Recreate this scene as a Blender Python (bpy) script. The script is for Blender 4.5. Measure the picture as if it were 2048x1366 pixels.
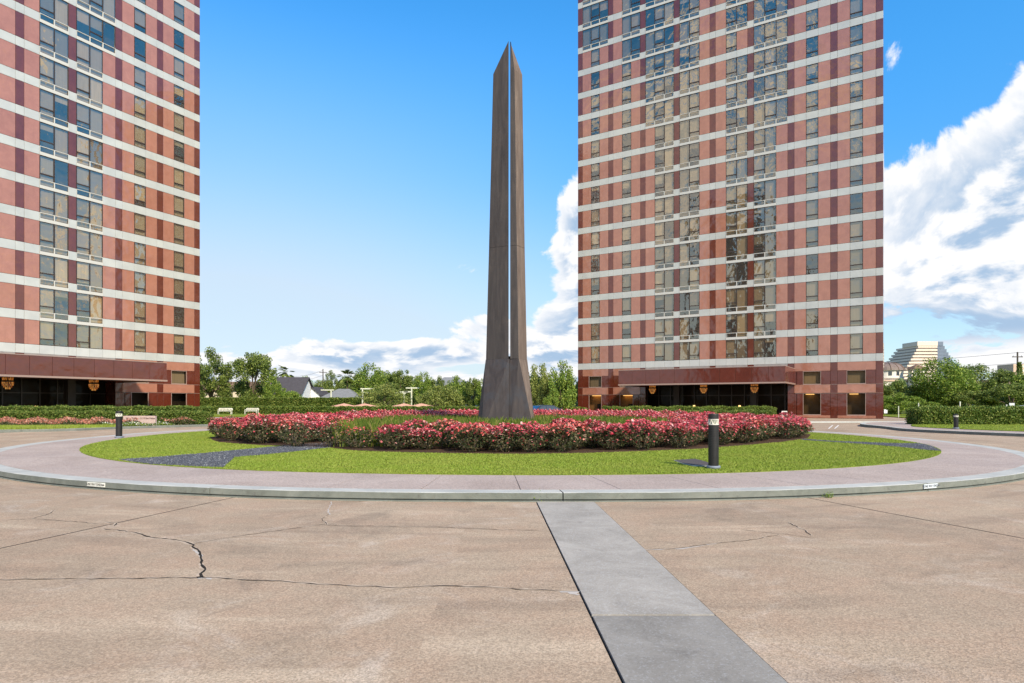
import bpy, math, random
import numpy as np
from mathutils import Vector, Matrix

for o in list(bpy.data.objects): bpy.data.objects.remove(o)
S = bpy.context.scene
COL = S.collection
R = math.radians

# ------------------------------------------------------------------ camera
FPX, YH, CAMH = 1298.0, 807.0, 1.6
cam = bpy.data.cameras.new('camera'); camo = bpy.data.objects.new('camera', cam); COL.objects.link(camo)
camo.location = (0, 0, CAMH); camo.rotation_euler = (R(90), 0, 0)
cam.sensor_width = 36; cam.lens = FPX / 2048 * 36
cam.shift_y = (YH - 683) / 2048
cam.clip_start = 0.05; cam.clip_end = 12000
S.camera = camo

# ------------------------------------------------------------------ light
SUN_VEC = Vector((0.46, -0.89, 0)).normalized()
SUN_EL = R(38)
sd = Vector((SUN_VEC.x * math.cos(SUN_EL), SUN_VEC.y * math.cos(SUN_EL), math.sin(SUN_EL)))
sl = bpy.data.lights.new('sun', 'SUN'); sl.energy = 5.0; sl.angle = R(5); sl.color = (1.0, 0.85, 0.64)
so = bpy.data.objects.new('sun', sl); COL.objects.link(so)
so.rotation_euler = (-sd).to_track_quat('-Z', 'Y').to_euler()
so.location = (0, 0, 80)

S.view_settings.view_transform = 'Standard'
S.view_settings.look = 'None'
S.view_settings.gamma = 1
S.view_settings.use_curve_mapping = False
S.view_settings.exposure = 0.30

# ------------------------------------------------------------------ node helper
class NT:
    """tiny wrapper that writes shader maths as python"""
    def __init__(s, tree): s.t = tree; s.n = tree.nodes; s.l = tree.links
    def node(s, typ, **kw):
        nd = s.n.new(typ)
        for k, v in kw.items(): setattr(nd, k, v)
        return nd
    def put(s, sock, v):
        if v is None: return
        if hasattr(v, 'is_linked') or isinstance(v, bpy.types.NodeSocket): s.l.new(v, sock)
        else:
            if isinstance(v, (tuple, list)) and len(v) == 3 and sock.type == 'RGBA': v = (*v, 1)
            sock.default_value = v
    def m(s, op, a, b=None, c=None, clamp=False):
        nd = s.node('ShaderNodeMath', operation=op, use_clamp=clamp)
        s.put(nd.inputs[0], a); s.put(nd.inputs[1], b); s.put(nd.inputs[2], c)
        return nd.outputs[0]
    def v(s, op, a, b=None, out=0):
        nd = s.node('ShaderNodeVectorMath', operation=op)
        s.put(nd.inputs[0], a)
        if b is not None:
            if op == 'SCALE': s.put(nd.inputs['Scale'], b)
            else: s.put(nd.inputs[1], b)
        return nd.outputs[out]
    def mix(s, f, a, b, mode='MIX'):
        nd = s.node('ShaderNodeMix', data_type='RGBA', blend_type=mode)
        s.put(nd.inputs[0], f); s.put(nd.inputs[6], a); s.put(nd.inputs[7], b)
        return nd.outputs[2]
    def ss(s, x, a, b):
        nd = s.node('ShaderNodeMapRange', interpolation_type='SMOOTHSTEP')
        s.put(nd.inputs[0], x); nd.inputs[1].default_value = a; nd.inputs[2].default_value = b
        return nd.outputs[0]
    def noise(s, vec, scale, detail=4, rough=0.55, dist=0.0, out=0):
        nd = s.node('ShaderNodeTexNoise')
        if vec is not None: s.put(nd.inputs['Vector'], vec)
        nd.inputs['Scale'].default_value = scale; nd.inputs['Detail'].default_value = detail
        nd.inputs['Roughness'].default_value = rough; nd.inputs['Distortion'].default_value = dist
        return nd.outputs[out]
    def voro(s, vec, scale, feature='F1', out=0, rand=1.0):
        nd = s.node('ShaderNodeTexVoronoi', feature=feature)
        if vec is not None: s.put(nd.inputs['Vector'], vec)
        nd.inputs['Scale'].default_value = scale; nd.inputs['Randomness'].default_value = rand
        return nd.outputs[out]
    def ramp(s, f, stops, interp='LINEAR'):
        nd = s.node('ShaderNodeValToRGB'); cr = nd.color_ramp; cr.interpolation = interp
        while len(cr.elements) < len(stops): cr.elements.new(0.5)
        for e, (p, c) in zip(cr.elements, stops): e.position = p; e.color = (*c, 1)
        s.put(nd.inputs[0], f)
        return nd.outputs[0]

# ------------------------------------------------------------------ world: Nishita sky + cumulus
W = bpy.data.worlds.new('World'); S.world = W; W.use_nodes = True
W.node_tree.nodes.clear()
N = NT(W.node_tree)
sky = N.node('ShaderNodeTexSky', sky_type='NISHITA', sun_disc=False)
sky.sun_elevation = SUN_EL; sky.sun_rotation = math.atan2(SUN_VEC.x, SUN_VEC.y)
sky.air_density = 1.0; sky.dust_density = 0.6; sky.ozone_density = 2.2
hs = N.node('ShaderNodeHueSaturation'); hs.inputs['Saturation'].default_value = 1.3; hs.inputs['Value'].default_value = 1.0
N.put(hs.inputs['Color'], sky.outputs[0])
tc = N.node('ShaderNodeTexCoord')
D = N.v('NORMALIZE', tc.outputs['Generated'])
sx = N.node('ShaderNodeSeparateXYZ'); N.put(sx.inputs[0], D)
az = N.m('ARCTAN2', sx.outputs[0], sx.outputs[1])          # radians, + to the right of the view axis
el = N.m('ARCSINE', sx.outputs[2])
def blob(ca, ce, ra, re, amp):
    x = N.m('DIVIDE', N.m('SUBTRACT', az, R(ca)), R(ra)); y = N.m('DIVIDE', N.m('SUBTRACT', el, R(ce)), R(re))
    return N.m('MULTIPLY', N.m('POWER', 2.718, N.m('MULTIPLY', N.m('ADD', N.m('MULTIPLY', x, x), N.m('MULTIPLY', y, y)), -1.0)), amp)
cov = None      # cumulus banks, ringed all round the horizon
for b in ((39, 12.5, 11, 6.5, 0.62), (46, 18, 7.5, 6, 0.40), (8.0, 9.0, 4.4, 8.0, 0.56), (4.0, 5.0, 2.8, 2.8, 0.38), (7.5, 14.0, 3.2, 4.0, 0.40), (-2.0, 6.6, 4.5, 1.3, 0.28), (-5, 4.4, 8, 1.0, 0.33), (-15, 3.9, 9, 1.3, 0.37), (-8, 2.2, 16, 1.0, 0.35),
          (35, 3.3, 5, 1.7, 0.34), (42, 4.4, 3.5, 1.2, 0.3), (78, 12, 14, 8, 0.40), (115, 18, 16, 8, 0.36), (152, 12, 16, 9, 0.40), (-165, 16, 15, 8, 0.38), (-62, 10, 9, 5, 0.34), (-100, 13, 14, 6, 0.36), (-130, 20, 12, 7, 0.36)):
    cov = blob(*b) if cov is None else N.m('ADD', cov, blob(*b))
cov = N.m('MULTIPLY', cov, 1.22)
cv = N.node('ShaderNodeCombineXYZ'); N.put(cv.inputs[0], az); N.put(cv.inputs[1], N.m('MULTIPLY', N.m('LOGARITHM', N.m('ADD', N.m('MAXIMUM', el, 0.0), 0.06), 2.71828), 0.36)); cv.inputs[2].default_value = 0.37
vec0 = cv.outputs[0]
def density(vec):
    nn = N.node('ShaderNodeTexNoise', noise_dimensions='2D'); N.put(nn.inputs['Vector'], vec)
    nn.inputs['Scale'].default_value = 6.0; nn.inputs['Detail'].default_value = 9; nn.inputs['Roughness'].default_value = 0.60; nn.inputs['Distortion'].default_value = 0.25
    vv = N.node('ShaderNodeTexVoronoi', feature='F1', voronoi_dimensions='2D'); N.put(vv.inputs['Vector'], vec); vv.inputs['Scale'].default_value = 15.0
    v2 = N.node('ShaderNodeTexVoronoi', feature='F1', voronoi_dimensions='2D'); N.put(v2.inputs['Vector'], vec); v2.inputs['Scale'].default_value = 37.0
    return N.m('SUBTRACT', nn.outputs[0], N.m('ADD', N.m('MULTIPLY', vv.outputs[0], 0.15), N.m('MULTIPLY', v2.outputs[0], 0.07)))
n0 = density(vec0); n1_ = density(N.v('ADD', vec0, (-0.014, 0.030, 0.0)))
d0 = N.m('ADD', n0, cov)
alpha = N.ss(d0, 0.615, 0.70)
relief = N.m('SUBTRACT', n0, n1_)
lit = N.ss(relief, -0.09, 0.08)
thick = N.ss(d0, 0.62, 1.0)
shade = N.m('MULTIPLY', N.m('SUBTRACT', 1.0, lit), N.m('ADD', 0.15, N.m('MULTIPLY', thick, 0.85)))
# flat undersides: darker toward the foot of the big bank
foot = N.m('MULTIPLY', N.ss(N.m('ADD', el, N.m('MULTIPLY', N.m('SUBTRACT', n0, 0.4), 0.25)), R(10.5), R(6.0)), N.ss(N.m('ABSOLUTE', az), R(18), R(30)))
shade = N.m('MAXIMUM', shade, N.m('MULTIPLY', foot, N.ss(el, R(3.6), R(5.5))))
ccol = N.mix(shade, (8.4, 8.4, 8.5), (3.4, 4.7, 6.4))
veil = N.m('MULTIPLY', N.ss(el, R(34), R(0.0)), 0.78)
veil = N.m('MULTIPLY', veil, N.ss(az, R(22), R(-24)))
veil = N.m('ADD', veil, N.m('MULTIPLY', N.ss(el, R(20), R(0.0)), 0.50))
gain = N.mix(N.ss(el, R(58), R(32)), (1.0, 1.35, 1.65), (1.30, 2.30, 2.42))
gain = N.mix(N.ss(el, R(30), R(6)), gain, (1.3, 1.48, 1.60))
tint = N.mix(1.0, hs.outputs[0], gain, 'MULTIPLY')
bluesky = N.mix(N.m('MINIMUM', veil, 0.85), tint, (5.6, 6.5, 7.3))
final = N.mix(N.m('MULTIPLY', alpha, N.ss(el, R(-0.5), R(0.6))), bluesky, ccol)
bg = N.node('ShaderNodeBackground'); N.put(bg.inputs[0], final); bg.inputs[1].default_value = 0.10
wo = N.node('ShaderNodeOutputWorld'); N.l.new(bg.outputs[0], wo.inputs[0])

CX, CY = -0.6, 28.7        # centre of the round island
# ------------------------------------------------------------------ materials
M = {}
def mat(name, fn=None, base=(0.5, 0.5, 0.5), rough=0.7, spec=0.4, metal=0.0):
    m = bpy.data.materials.new(name); m.use_nodes = True
    nt = NT(m.node_tree); b = m.node_tree.nodes['Principled BSDF']
    b.inputs['Base Color'].default_value = (*base, 1); b.inputs['Roughness'].default_value = rough
    b.inputs['Specular IOR Level'].default_value = spec; b.inputs['Metallic'].default_value = metal
    if fn: fn(nt, b)
    M[name] = m
    return m
def POS(nt): return nt.node('ShaderNodeNewGeometry').outputs['Position']
def ISL(nt): return nt.node('ShaderNodeNewGeometry').outputs['Random Per Island']
def ORND(nt): return nt.node('ShaderNodeObjectInfo').outputs['Random']
def bump(nt, b, h, strength, dist=0.01):
    nd = nt.node('ShaderNodeBump'); nd.inputs['Strength'].default_value = strength; nd.inputs['Distance'].default_value = dist
    nt.put(nd.inputs['Height'], h); nt.l.new(nd.outputs[0], b.inputs['Normal'])

def f_drive(nt, b):
    p = POS(nt)
    big = nt.noise(p, 0.22, 5, 0.6, 0.6); mid = nt.noise(p, 1.3, 6, 0.65, 0.3); fin = nt.noise(p, 34, 3, 0.7)
    sp = nt.voro(p, 85, 'F1', 1); d = nt.voro(p, 85, 'F1', 0)
    c = nt.ramp(big, [(0.28, (0.31, 0.232, 0.163)), (0.5, (0.39, 0.30, 0.215)), (0.72, (0.45, 0.35, 0.25))])
    c = nt.mix(nt.ss(mid, 0.38, 0.66), c, nt.mix(0.45, c, (0.43, 0.29, 0.20)))
    c = nt.mix(nt.m('MULTIPLY', nt.ss(nt.noise(p, 0.8, 6, 0.7, 1.0), 0.52, 0.72), 0.5), c, (0.56, 0.48, 0.40))
    c = nt.mix(nt.m('MULTIPLY', nt.ss(nt.noise(p, 0.35, 6, 0.7, 1.5), 0.52, 0.68), 0.5), c, (0.20, 0.155, 0.115))
    # tyre wear: streaks that follow the turning circle
    rel = nt.v('SUBTRACT', p, (CX, CY, 0)); sr = nt.node('ShaderNodeSeparateXYZ'); nt.put(sr.inputs[0], rel)
    rad = nt.v('LENGTH', rel, out=1); ang = nt.m('ARCTAN2', sr.outputs[0], sr.outputs[1])
    cvv = nt.node('ShaderNodeCombineXYZ'); nt.put(cvv.inputs[0], nt.m('MULTIPLY', rad, 1.5)); nt.put(cvv.inputs[1], nt.m('MULTIPLY', ang, 5.0))
    stv = nt.noise(cvv.outputs[0], 1.0, 5, 0.62, 0.3)
    c = nt.mix(nt.m('MULTIPLY', nt.ss(stv, 0.50, 0.68), 0.42), c, (0.22, 0.165, 0.12))
    c = nt.mix(nt.m('MULTIPLY', nt.ss(stv, 0.46, 0.30), 0.45), c, (0.56, 0.45, 0.33))
    c = nt.mix(nt.m('MULTIPLY', nt.ss(nt.noise(p, 2.6, 6, 0.75, 0.8), 0.60, 0.70), 0.35), c, (0.17, 0.135, 0.105))
    c = nt.mix(nt.m('MULTIPLY', nt.ss(nt.noise(p, 4.5, 4, 0.7, 0.4), 0.66, 0.76), 0.25), c, (0.56, 0.48, 0.39))
    sv = nt.node('ShaderNodeSeparateColor'); nt.put(sv.inputs[0], sp)
    g = nt.m('ADD', 0.68, nt.m('MULTIPLY', sv.outputs[0], 0.62))
    c = nt.mix(0.85, c, nt.mix(1.0, c, g, 'MULTIPLY'))
    c = nt.mix(nt.m('MULTIPLY', nt.ss(sv.outputs[1], 0.93, 0.97), 0.20), c, (0.62, 0.53, 0.43))
    c = nt.mix(nt.m('MULTIPLY', nt.ss(nt.noise(p, 95, 3, 0.7), 0.54, 0.68), 0.6), c, (0.15, 0.108, 0.075))
    nt.put(b.inputs['Base Color'], c)
    bump(nt, b, nt.m('ADD', nt.m('MULTIPLY', fin, 0.7), nt.m('ADD', d, nt.noise(p, 130, 2, 0.6))), 0.38, 0.004)
mat('drive_concrete', f_drive, rough=0.9, spec=0.25)

def f_strip(nt, b):
    p = POS(nt)
    r = nt.node('ShaderNodeObjectInfo').outputs['Random']
    c = nt.ramp(nt.noise(p, 1.6, 7, 0.7, 0.8), [(0.3, (0.275, 0.253, 0.222)), (0.55, (0.365, 0.338, 0.300)), (0.75, (0.45, 0.418, 0.372))])
    c = nt.mix(nt.m('MULTIPLY', nt.ss(nt.noise(p, 55, 3, 0.7), 0.5, 0.7), 0.5), c, (0.52, 0.52, 0.52))
    c = nt.mix(nt.m('MULTIPLY', nt.ss(nt.noise(p, 80, 2, 0.6), 0.58, 0.7), 0.4), c, (0.13, 0.13, 0.13))
    c = nt.mix(nt.m('MULTIPLY', nt.ss(nt.noise(p, 3.0, 6, 0.75, 1.0), 0.55, 0.68), 0.4), c, (0.20, 0.185, 0.17))
    sy = nt.node('ShaderNodeSeparateXYZ'); nt.put(sy.inputs[0], p)
    c = nt.mix(nt.m('LESS_THAN', sy.outputs[1], 4.885), c, nt.mix(1.0, c, (0.76, 0.77, 0.78), 'MULTIPLY'))
    nt.put(b.inputs['Base Color'], c); bump(nt, b, nt.noise(p, 60, 4, 0.7), 0.4, 0.004)
mat('strip_concrete', f_strip, rough=0.9, spec=0.25)

def f_walk(nt, b):
    p = POS(nt)
    c = nt.ramp(nt.noise(p, 0.5, 6, 0.65, 0.8), [(0.3, (0.355, 0.285, 0.250)), (0.55, (0.43, 0.352, 0.312)), (0.75, (0.49, 0.410, 0.366))])
    sp = nt.voro(p, 55, 'F1', 1); sv = nt.node('ShaderNodeSeparateColor'); nt.put(sv.inputs[0], sp)
    c = nt.mix(0.8, c, nt.mix(1.0, c, nt.m('ADD', 0.66, nt.m('MULTIPLY', sv.outputs[0], 0.6)), 'MULTIPLY'))
    c = nt.mix(nt.m('MULTIPLY', nt.ss(nt.noise(p, 0.9, 5, 0.7, 1.2), 0.56, 0.72), 0.4), c, (0.24, 0.20, 0.195))
    c = nt.mix(nt.m('MULTIPLY', nt.ss(ORND(nt), 0.2, 1.0), 0.18), c, (0.34, 0.29, 0.28))
    nt.put(b.inputs['Base Color'], c); bump(nt, b, nt.voro(p, 55, 'F1', 0), 0.5, 0.006)
mat('walk_aggregate', f_walk, rough=0.9, spec=0.25)

def f_curbtop(nt, b):
    p = POS(nt)
    c = nt.ramp(nt.noise(p, 1.1, 7, 0.72, 0.6), [(0.3, (0.35, 0.355, 0.335)), (0.55, (0.46, 0.465, 0.435)), (0.75, (0.54, 0.54, 0.505))])
    c = nt.mix(nt.m('MULTIPLY', nt.ss(nt.noise(p, 7, 6, 0.75), 0.6, 0.72), 0.6), c, (0.25, 0.24, 0.22))
    nt.put(b.inputs['Base Color'], c); bump(nt, b, nt.noise(p, 25, 5, 0.7), 0.35, 0.006)
mat('curb_pale', f_curbtop, rough=0.8, spec=0.3)
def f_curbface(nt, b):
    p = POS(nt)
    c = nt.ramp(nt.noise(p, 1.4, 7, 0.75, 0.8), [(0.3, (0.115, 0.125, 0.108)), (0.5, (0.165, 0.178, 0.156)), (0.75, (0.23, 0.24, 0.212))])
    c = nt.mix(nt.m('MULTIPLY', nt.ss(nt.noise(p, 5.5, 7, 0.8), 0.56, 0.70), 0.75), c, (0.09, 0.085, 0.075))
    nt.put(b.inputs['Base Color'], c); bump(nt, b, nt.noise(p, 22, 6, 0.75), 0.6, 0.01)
mat('curb_face', f_curbface, rough=0.85, spec=0.3)  # grimy kerb face, with its shade also put into the darker colour
mat('joint_dark', None, (0.045, 0.038, 0.03), 0.95, 0.1)
mat('crack_dark', None, (0.03, 0.026, 0.022), 0.95, 0.1)
mat('crack_patch', None, (0.47, 0.43, 0.39), 0.9, 0.2)

def f_lawn(nt, b):
    p = POS(nt)
    c = nt.ramp(nt.noise(p, 0.7, 6, 0.7, 0.4), [(0.3, (0.12, 0.17, 0.014)), (0.5, (0.19, 0.245, 0.022)), (0.7, (0.26, 0.29, 0.035))])
    c = nt.mix(nt.m('MULTIPLY', nt.ss(nt.noise(p, 26, 4, 0.75), 0.42, 0.7), 0.55), c, (0.065, 0.095, 0.010))
    nt.put(b.inputs['Base Color'], c); bump(nt, b, nt.noise(p, 40, 4, 0.75), 0.8, 0.03)
mat('lawn', f_lawn, rough=0.9, spec=0.15)
def f_blade(nt, b):
    c = nt.ramp(ISL(nt), [(0.0, (0.165, 0.235, 0.026)), (0.5, (0.195, 0.275, 0.032)), (0.9, (0.245, 0.315, 0.046)), (1.0, (0.36, 0.36, 0.11))])
    big = nt.ss(nt.noise(POS(nt), 0.6, 5, 0.65, 0.5), 0.35, 0.7)
    c = nt.mix(nt.m('MULTIPLY', big, 0.5), c, (0.275, 0.295, 0.06))
    c = nt.mix(nt.m('MULTIPLY', nt.ss(nt.noise(POS(nt), 2.4, 5, 0.7, 0.6), 0.56, 0.72), 0.4), c, (0.12, 0.17, 0.03))
    nt.put(b.inputs['Base Color'], c)
mat('grass_blade', f_blade, rough=0.7, spec=0.2)
def f_ground(nt, b):
    p = POS(nt)
    c = nt.ramp(nt.noise(p, 0.15, 5, 0.6), [(0.3, (0.09, 0.12, 0.03)), (0.7, (0.17, 0.19, 0.05))])
    nt.put(b.inputs['Base Color'], c)
mat('far_ground', f_ground, rough=0.95, spec=0.1)
def f_gravel(nt, b):
    p = POS(nt)
    sp = nt.voro(p, 42, 'F1', 1); sv = nt.node('ShaderNodeSeparateColor'); nt.put(sv.inputs[0], sp)
    c = nt.ramp(sv.outputs[0], [(0.0, (0.030, 0.032, 0.038)), (0.5, (0.065, 0.070, 0.082)), (0.9, (0.12, 0.128, 0.146)), (1.0, (0.30, 0.31, 0.32))])
    nt.put(b.inputs['Base Color'], c); bump(nt, b, nt.voro(p, 42, 'F1', 0), 1.0, 0.02)
mat('slate_gravel', f_gravel, rough=0.7, spec=0.4)
def f_stone(nt, b):
    c = nt.ramp(ISL(nt), [(0.0, (0.035, 0.038, 0.045)), (0.5, (0.075, 0.080, 0.095)), (0.9, (0.13, 0.14, 0.16)), (1.0, (0.34, 0.35, 0.36))])
    nt.put(b.inputs['Base Color'], c)
mat('slate_chip', f_stone, rough=0.6, spec=0.4)
def f_mulch(nt, b):
    p = POS(nt)
    c = nt.ramp(nt.noise(p, 18, 5, 0.75), [(0.3, (0.035, 0.022, 0.014)), (0.7, (0.13, 0.08, 0.055))])
    nt.put(b.inputs['Base Color'], c); bump(nt, b, nt.noise(p, 30, 4, 0.7), 1, 0.03)
mat('mulch', f_mulch, rough=0.95, spec=0.1)

def wavy(nt, b, s=1.0):
    p = POS(nt)
    h = nt.m('ADD', nt.noise(p, 0.55, 2, 0.5), nt.m('MULTIPLY', nt.noise(p, 1.7, 2, 0.5), 0.25))
    bump(nt, b, h, 0.16 * s, 0.3)
def granite(name, c1, c2, fleck, rough, coat=0.45):
    def f(nt, b):
        p = POS(nt)
        c = nt.ramp(nt.noise(p, 1.2, 6, 0.7, 0.4), [(0.3, c1), (0.7, c2)])
        c = nt.mix(nt.m('MULTIPLY', nt.ss(nt.noise(p, 28, 3, 0.7), 0.5, 0.7), 0.35), c, fleck)
        r = ORND(nt)
        c = nt.mix(nt.m('MULTIPLY', r, 0.45), c, nt.mix(1.0, c, (0.80, 0.76, 0.76), 'MULTIPLY'))
        stn = nt.noise(nt.v('MULTIPLY', p, (1, 1, 0.12)), 2.2, 5, 0.65)
        c = nt.mix(nt.m('MULTIPLY', nt.ss(stn, 0.52, 0.72), 0.22), c, nt.mix(1.0, c, (0.62, 0.60, 0.60), 'MULTIPLY'))
        nt.put(b.inputs['Base Color'], c); wavy(nt, b); b.inputs['Coat Weight'].default_value = coat; b.inputs['Coat Roughness'].default_value = 0.02; b.inputs['Coat IOR'].default_value = 1.6
    return mat(name, f, rough=rough, spec=0.7)
granite('pink_granite', (0.32, 0.135, 0.088), (0.40, 0.178, 0.118), (0.25, 0.095, 0.062), 0.06)
granite('red_granite', (0.105, 0.026, 0.014), (0.150, 0.040, 0.022), (0.07, 0.016, 0.010), 0.07, 0.30)
granite('base_granite', (0.090, 0.017, 0.009), (0.125, 0.026, 0.014), (0.065, 0.012, 0.007), 0.10, 0.25)
def f_span(nt, b):
    p = POS(nt)
    c = nt.ramp(nt.noise(p, 0.6, 4, 0.6), [(0.3, (0.40, 0.415, 0.40)), (0.7, (0.49, 0.505, 0.48))])
    c = nt.mix(nt.m('MULTIPLY', ORND(nt), 0.18), c, (0.36, 0.39, 0.41))
    nt.put(b.inputs['Base Color'], c); wavy(nt, b, 0.7); b.inputs['Coat Weight'].default_value = 0.6; b.inputs['Coat Roughness'].default_value = 0.03
mat('white_spandrel', f_span, rough=0.12, spec=0.5)
mat('bronze_frame', None, (0.045, 0.030, 0.022), 0.35, 0.5)
mat('trim_metal', None, (0.36, 0.25, 0.21), 0.3, 0.5, 0.2)
mat('white_metal', None, (0.50, 0.50, 0.47), 0.4, 0.5)
mat('dark_room', None, (0.060, 0.050, 0.040), 0.9, 0.1)
mat('concrete_core', None, (0.16, 0.07, 0.05), 0.7, 0.3)
def f_blind(nt, b):
    r = ORND(nt)
    c = nt.ramp(r, [(0.0, (0.50, 0.41, 0.27)), (0.25, (0.33, 0.28, 0.20)), (0.5, (0.42, 0.38, 0.30)), (0.7, (0.20, 0.175, 0.13)), (0.85, (0.28, 0.26, 0.20)), (1.0, (0.60, 0.51, 0.35))])
    p = POS(nt)
    fold = nt.noise(nt.v('MULTIPLY', p, (1, 1, 0.05)), 9, 2, 0.5)
    c = nt.mix(nt.m('MULTIPLY', nt.ss(fold, 0.4, 0.65), 0.25), c, (0.30, 0.25, 0.17))
    nt.put(b.inputs['Base Color'], c)
mat('blind_cloth', f_blind, rough=0.9, spec=0.1)
def glass(name, tint, refl, k):
    m = bpy.data.materials.new(name); m.use_nodes = True; nt = NT(m.node_tree); m.node_tree.nodes.clear()
    tr = nt.node('ShaderNodeBsdfTransparent'); tr.inputs[0].default_value = (*tint, 1)
    gl = nt.node('ShaderNodeBsdfGlossy'); gl.inputs[0].default_value = (*refl, 1); gl.inputs['Roughness'].default_value = 0.02
    p = POS(nt)
    h = nt.m('ADD', nt.noise(p, 0.55, 2, 0.5), nt.m('MULTIPLY', nt.noise(p, 1.7, 2, 0.5), 0.25))
    bu = nt.node('ShaderNodeBump'); bu.inputs['Strength'].default_value = 0.24; bu.inputs['Distance'].default_value = 0.3
    nt.put(bu.inputs['Height'], h); nt.l.new(bu.outputs[0], gl.inputs['Normal'])
    fr = nt.node('ShaderNodeLayerWeight'); fr.inputs[0].default_value = 0.5
    mx = nt.node('ShaderNodeMixShader'); nt.put(mx.inputs[0], nt.m('ADD', k, nt.m('MULTIPLY', nt.m('POWER', fr.outputs[1], 4.0), 0.7), clamp=True))
    nt.l.new(tr.outputs[0], mx.inputs[1]); nt.l.new(gl.outputs[0], mx.inputs[2])
    out = nt.node('ShaderNodeOutputMaterial'); nt.l.new(mx.outputs[0], out.inputs[0])
    M[name] = m
glass('bronze_glass', (0.84, 0.77, 0.66), (0.98, 0.88, 0.72), 0.27)
glass('clear_glass', (0.55, 0.60, 0.62), (0.9, 0.95, 1.0), 0.15)
glass('lobby_glass', (0.62, 0.56, 0.48), (0.5, 0.5, 0.5), 0.01)

def f_steel(nt, b):
    p = POS(nt)
    st = nt.noise(nt.v('MULTIPLY', p, (1, 1, 0.10)), 5.0, 6, 0.7, 0.6)
    c = nt.ramp(st, [(0.25, (0.031, 0.027, 0.027)), (0.5, (0.054, 0.047, 0.046)), (0.75, (0.083, 0.070, 0.065))])
    c = nt.mix(nt.m('MULTIPLY', nt.ss(nt.noise(p, 1.1, 6, 0.7), 0.5, 0.72), 0.5), c, (0.090, 0.072, 0.064))
    c = nt.mix(nt.m('MULTIPLY', nt.ss(nt.noise(p, 40, 3, 0.7), 0.5, 0.72), 0.35), c, (0.05, 0.04, 0.04))
    nt.put(b.inputs['Base Color'], c); bump(nt, b, nt.noise(p, 30, 5, 0.7), 0.25, 0.01)
mat('weathered_iron', f_steel, rough=0.75, spec=0.3)
def f_iron2(nt, b):
    p = POS(nt)
    st = nt.noise(nt.v('MULTIPLY', p, (1, 1, 0.14)), 6.0, 6, 0.75, 0.4)
    c = nt.ramp(st, [(0.25, (0.026, 0.022, 0.024)), (0.5, (0.050, 0.042, 0.043)), (0.75, (0.082, 0.067, 0.062))])
    c = nt.mix(nt.m('MULTIPLY', nt.ss(nt.noise(p, 0.9, 6, 0.7, 0.8), 0.48, 0.66), 0.55), c, (0.052, 0.057, 0.070))
    nt.put(b.inputs['Base Color'], c); bump(nt, b, nt.noise(p, 30, 5, 0.7), 0.25, 0.01)
mat('stained_iron', f_iron2, rough=0.7, spec=0.3)
def f_iron3(nt, b):
    p = POS(nt)
    st = nt.noise(nt.v('MULTIPLY', p, (1, 1, 0.12)), 5.0, 6, 0.7, 0.5)
    c = nt.ramp(st, [(0.25, (0.090, 0.066, 0.052)), (0.5, (0.145, 0.108, 0.087)), (0.75, (0.22, 0.17, 0.135))])
    nt.put(b.inputs['Base Color'], c); bump(nt, b, nt.noise(p, 30, 5, 0.7), 0.25, 0.01)
mat('lit_facet_iron', f_iron3, rough=0.8, spec=0.3)  # streaked iron of the outer facets, their brighter light put into the colour

def leafmat(name, stops, rough=0.55, trans=0.35):
    m = bpy.data.materials.new(name); m.use_nodes = True; nt = NT(m.node_tree); b = m.node_tree.nodes['Principled BSDF']
    c = nt.ramp(ISL(nt), stops)
    nt.put(b.inputs['Base Color'], c); b.inputs['Roughness'].default_value = rough; b.inputs['Specular IOR Level'].default_value = 0.25
    tl = nt.node('ShaderNodeBsdfTranslucent'); nt.put(tl.inputs[0], c)
    mx = nt.node('ShaderNodeMixShader'); mx.inputs[0].default_value = trans
    nt.l.new(b.outputs[0], mx.inputs[1]); nt.l.new(tl.outputs[0], mx.inputs[2])
    out = [n for n in m.node_tree.nodes if n.type == 'OUTPUT_MATERIAL'][0]; nt.l.new(mx.outputs[0], out.inputs[0])
    M[name] = m
leafmat('rose_leaf', [(0, (0.040, 0.062, 0.022)), (0.4, (0.075, 0.095, 0.035)), (0.7, (0.13, 0.12, 0.055)), (0.88, (0.22, 0.155, 0.095)), (1, (0.36, 0.30, 0.20))])
leafmat('rose_petal', [(0, (0.54, 0.045, 0.078)), (0.45, (0.65, 0.098, 0.130)), (0.75, (0.65, 0.20, 0.205)), (0.92, (0.72, 0.36, 0.34)), (1, (0.80, 0.57, 0.53))], 0.5, 0.25)
leafmat('rose_petal_coral', [(0, (0.58, 0.075, 0.070)), (0.5, (0.68, 0.16, 0.14)), (0.85, (0.74, 0.32, 0.27)), (1, (0.82, 0.55, 0.48))], 0.5, 0.25)
leafmat('lily_blade', [(0, (0.075, 0.135, 0.018)), (0.5, (0.14, 0.20, 0.028)), (0.85, (0.24, 0.27, 0.05)), (1, (0.34, 0.28, 0.10))])
leafmat('hedge_leaf', [(0, (0.058, 0.109, 0.020)), (0.45, (0.123, 0.196, 0.032)), (0.8, (0.232, 0.290, 0.058)), (1, (0.435, 0.464, 0.131))])
leafmat('hedge_light', [(0, (0.085, 0.135, 0.018)), (0.5, (0.15, 0.21, 0.03)), (1, (0.34, 0.38, 0.08))])
leafmat('oak_leaf', [(0, (0.076, 0.123, 0.028)), (0.5, (0.162, 0.228, 0.048)), (0.85, (0.285, 0.351, 0.085)), (1, (0.456, 0.513, 0.152))])
leafmat('bright_leaf', [(0, (0.085, 0.155, 0.025)), (0.5, (0.178, 0.279, 0.040)), (0.85, (0.310, 0.403, 0.070)), (1, (0.496, 0.558, 0.139))])
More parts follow.
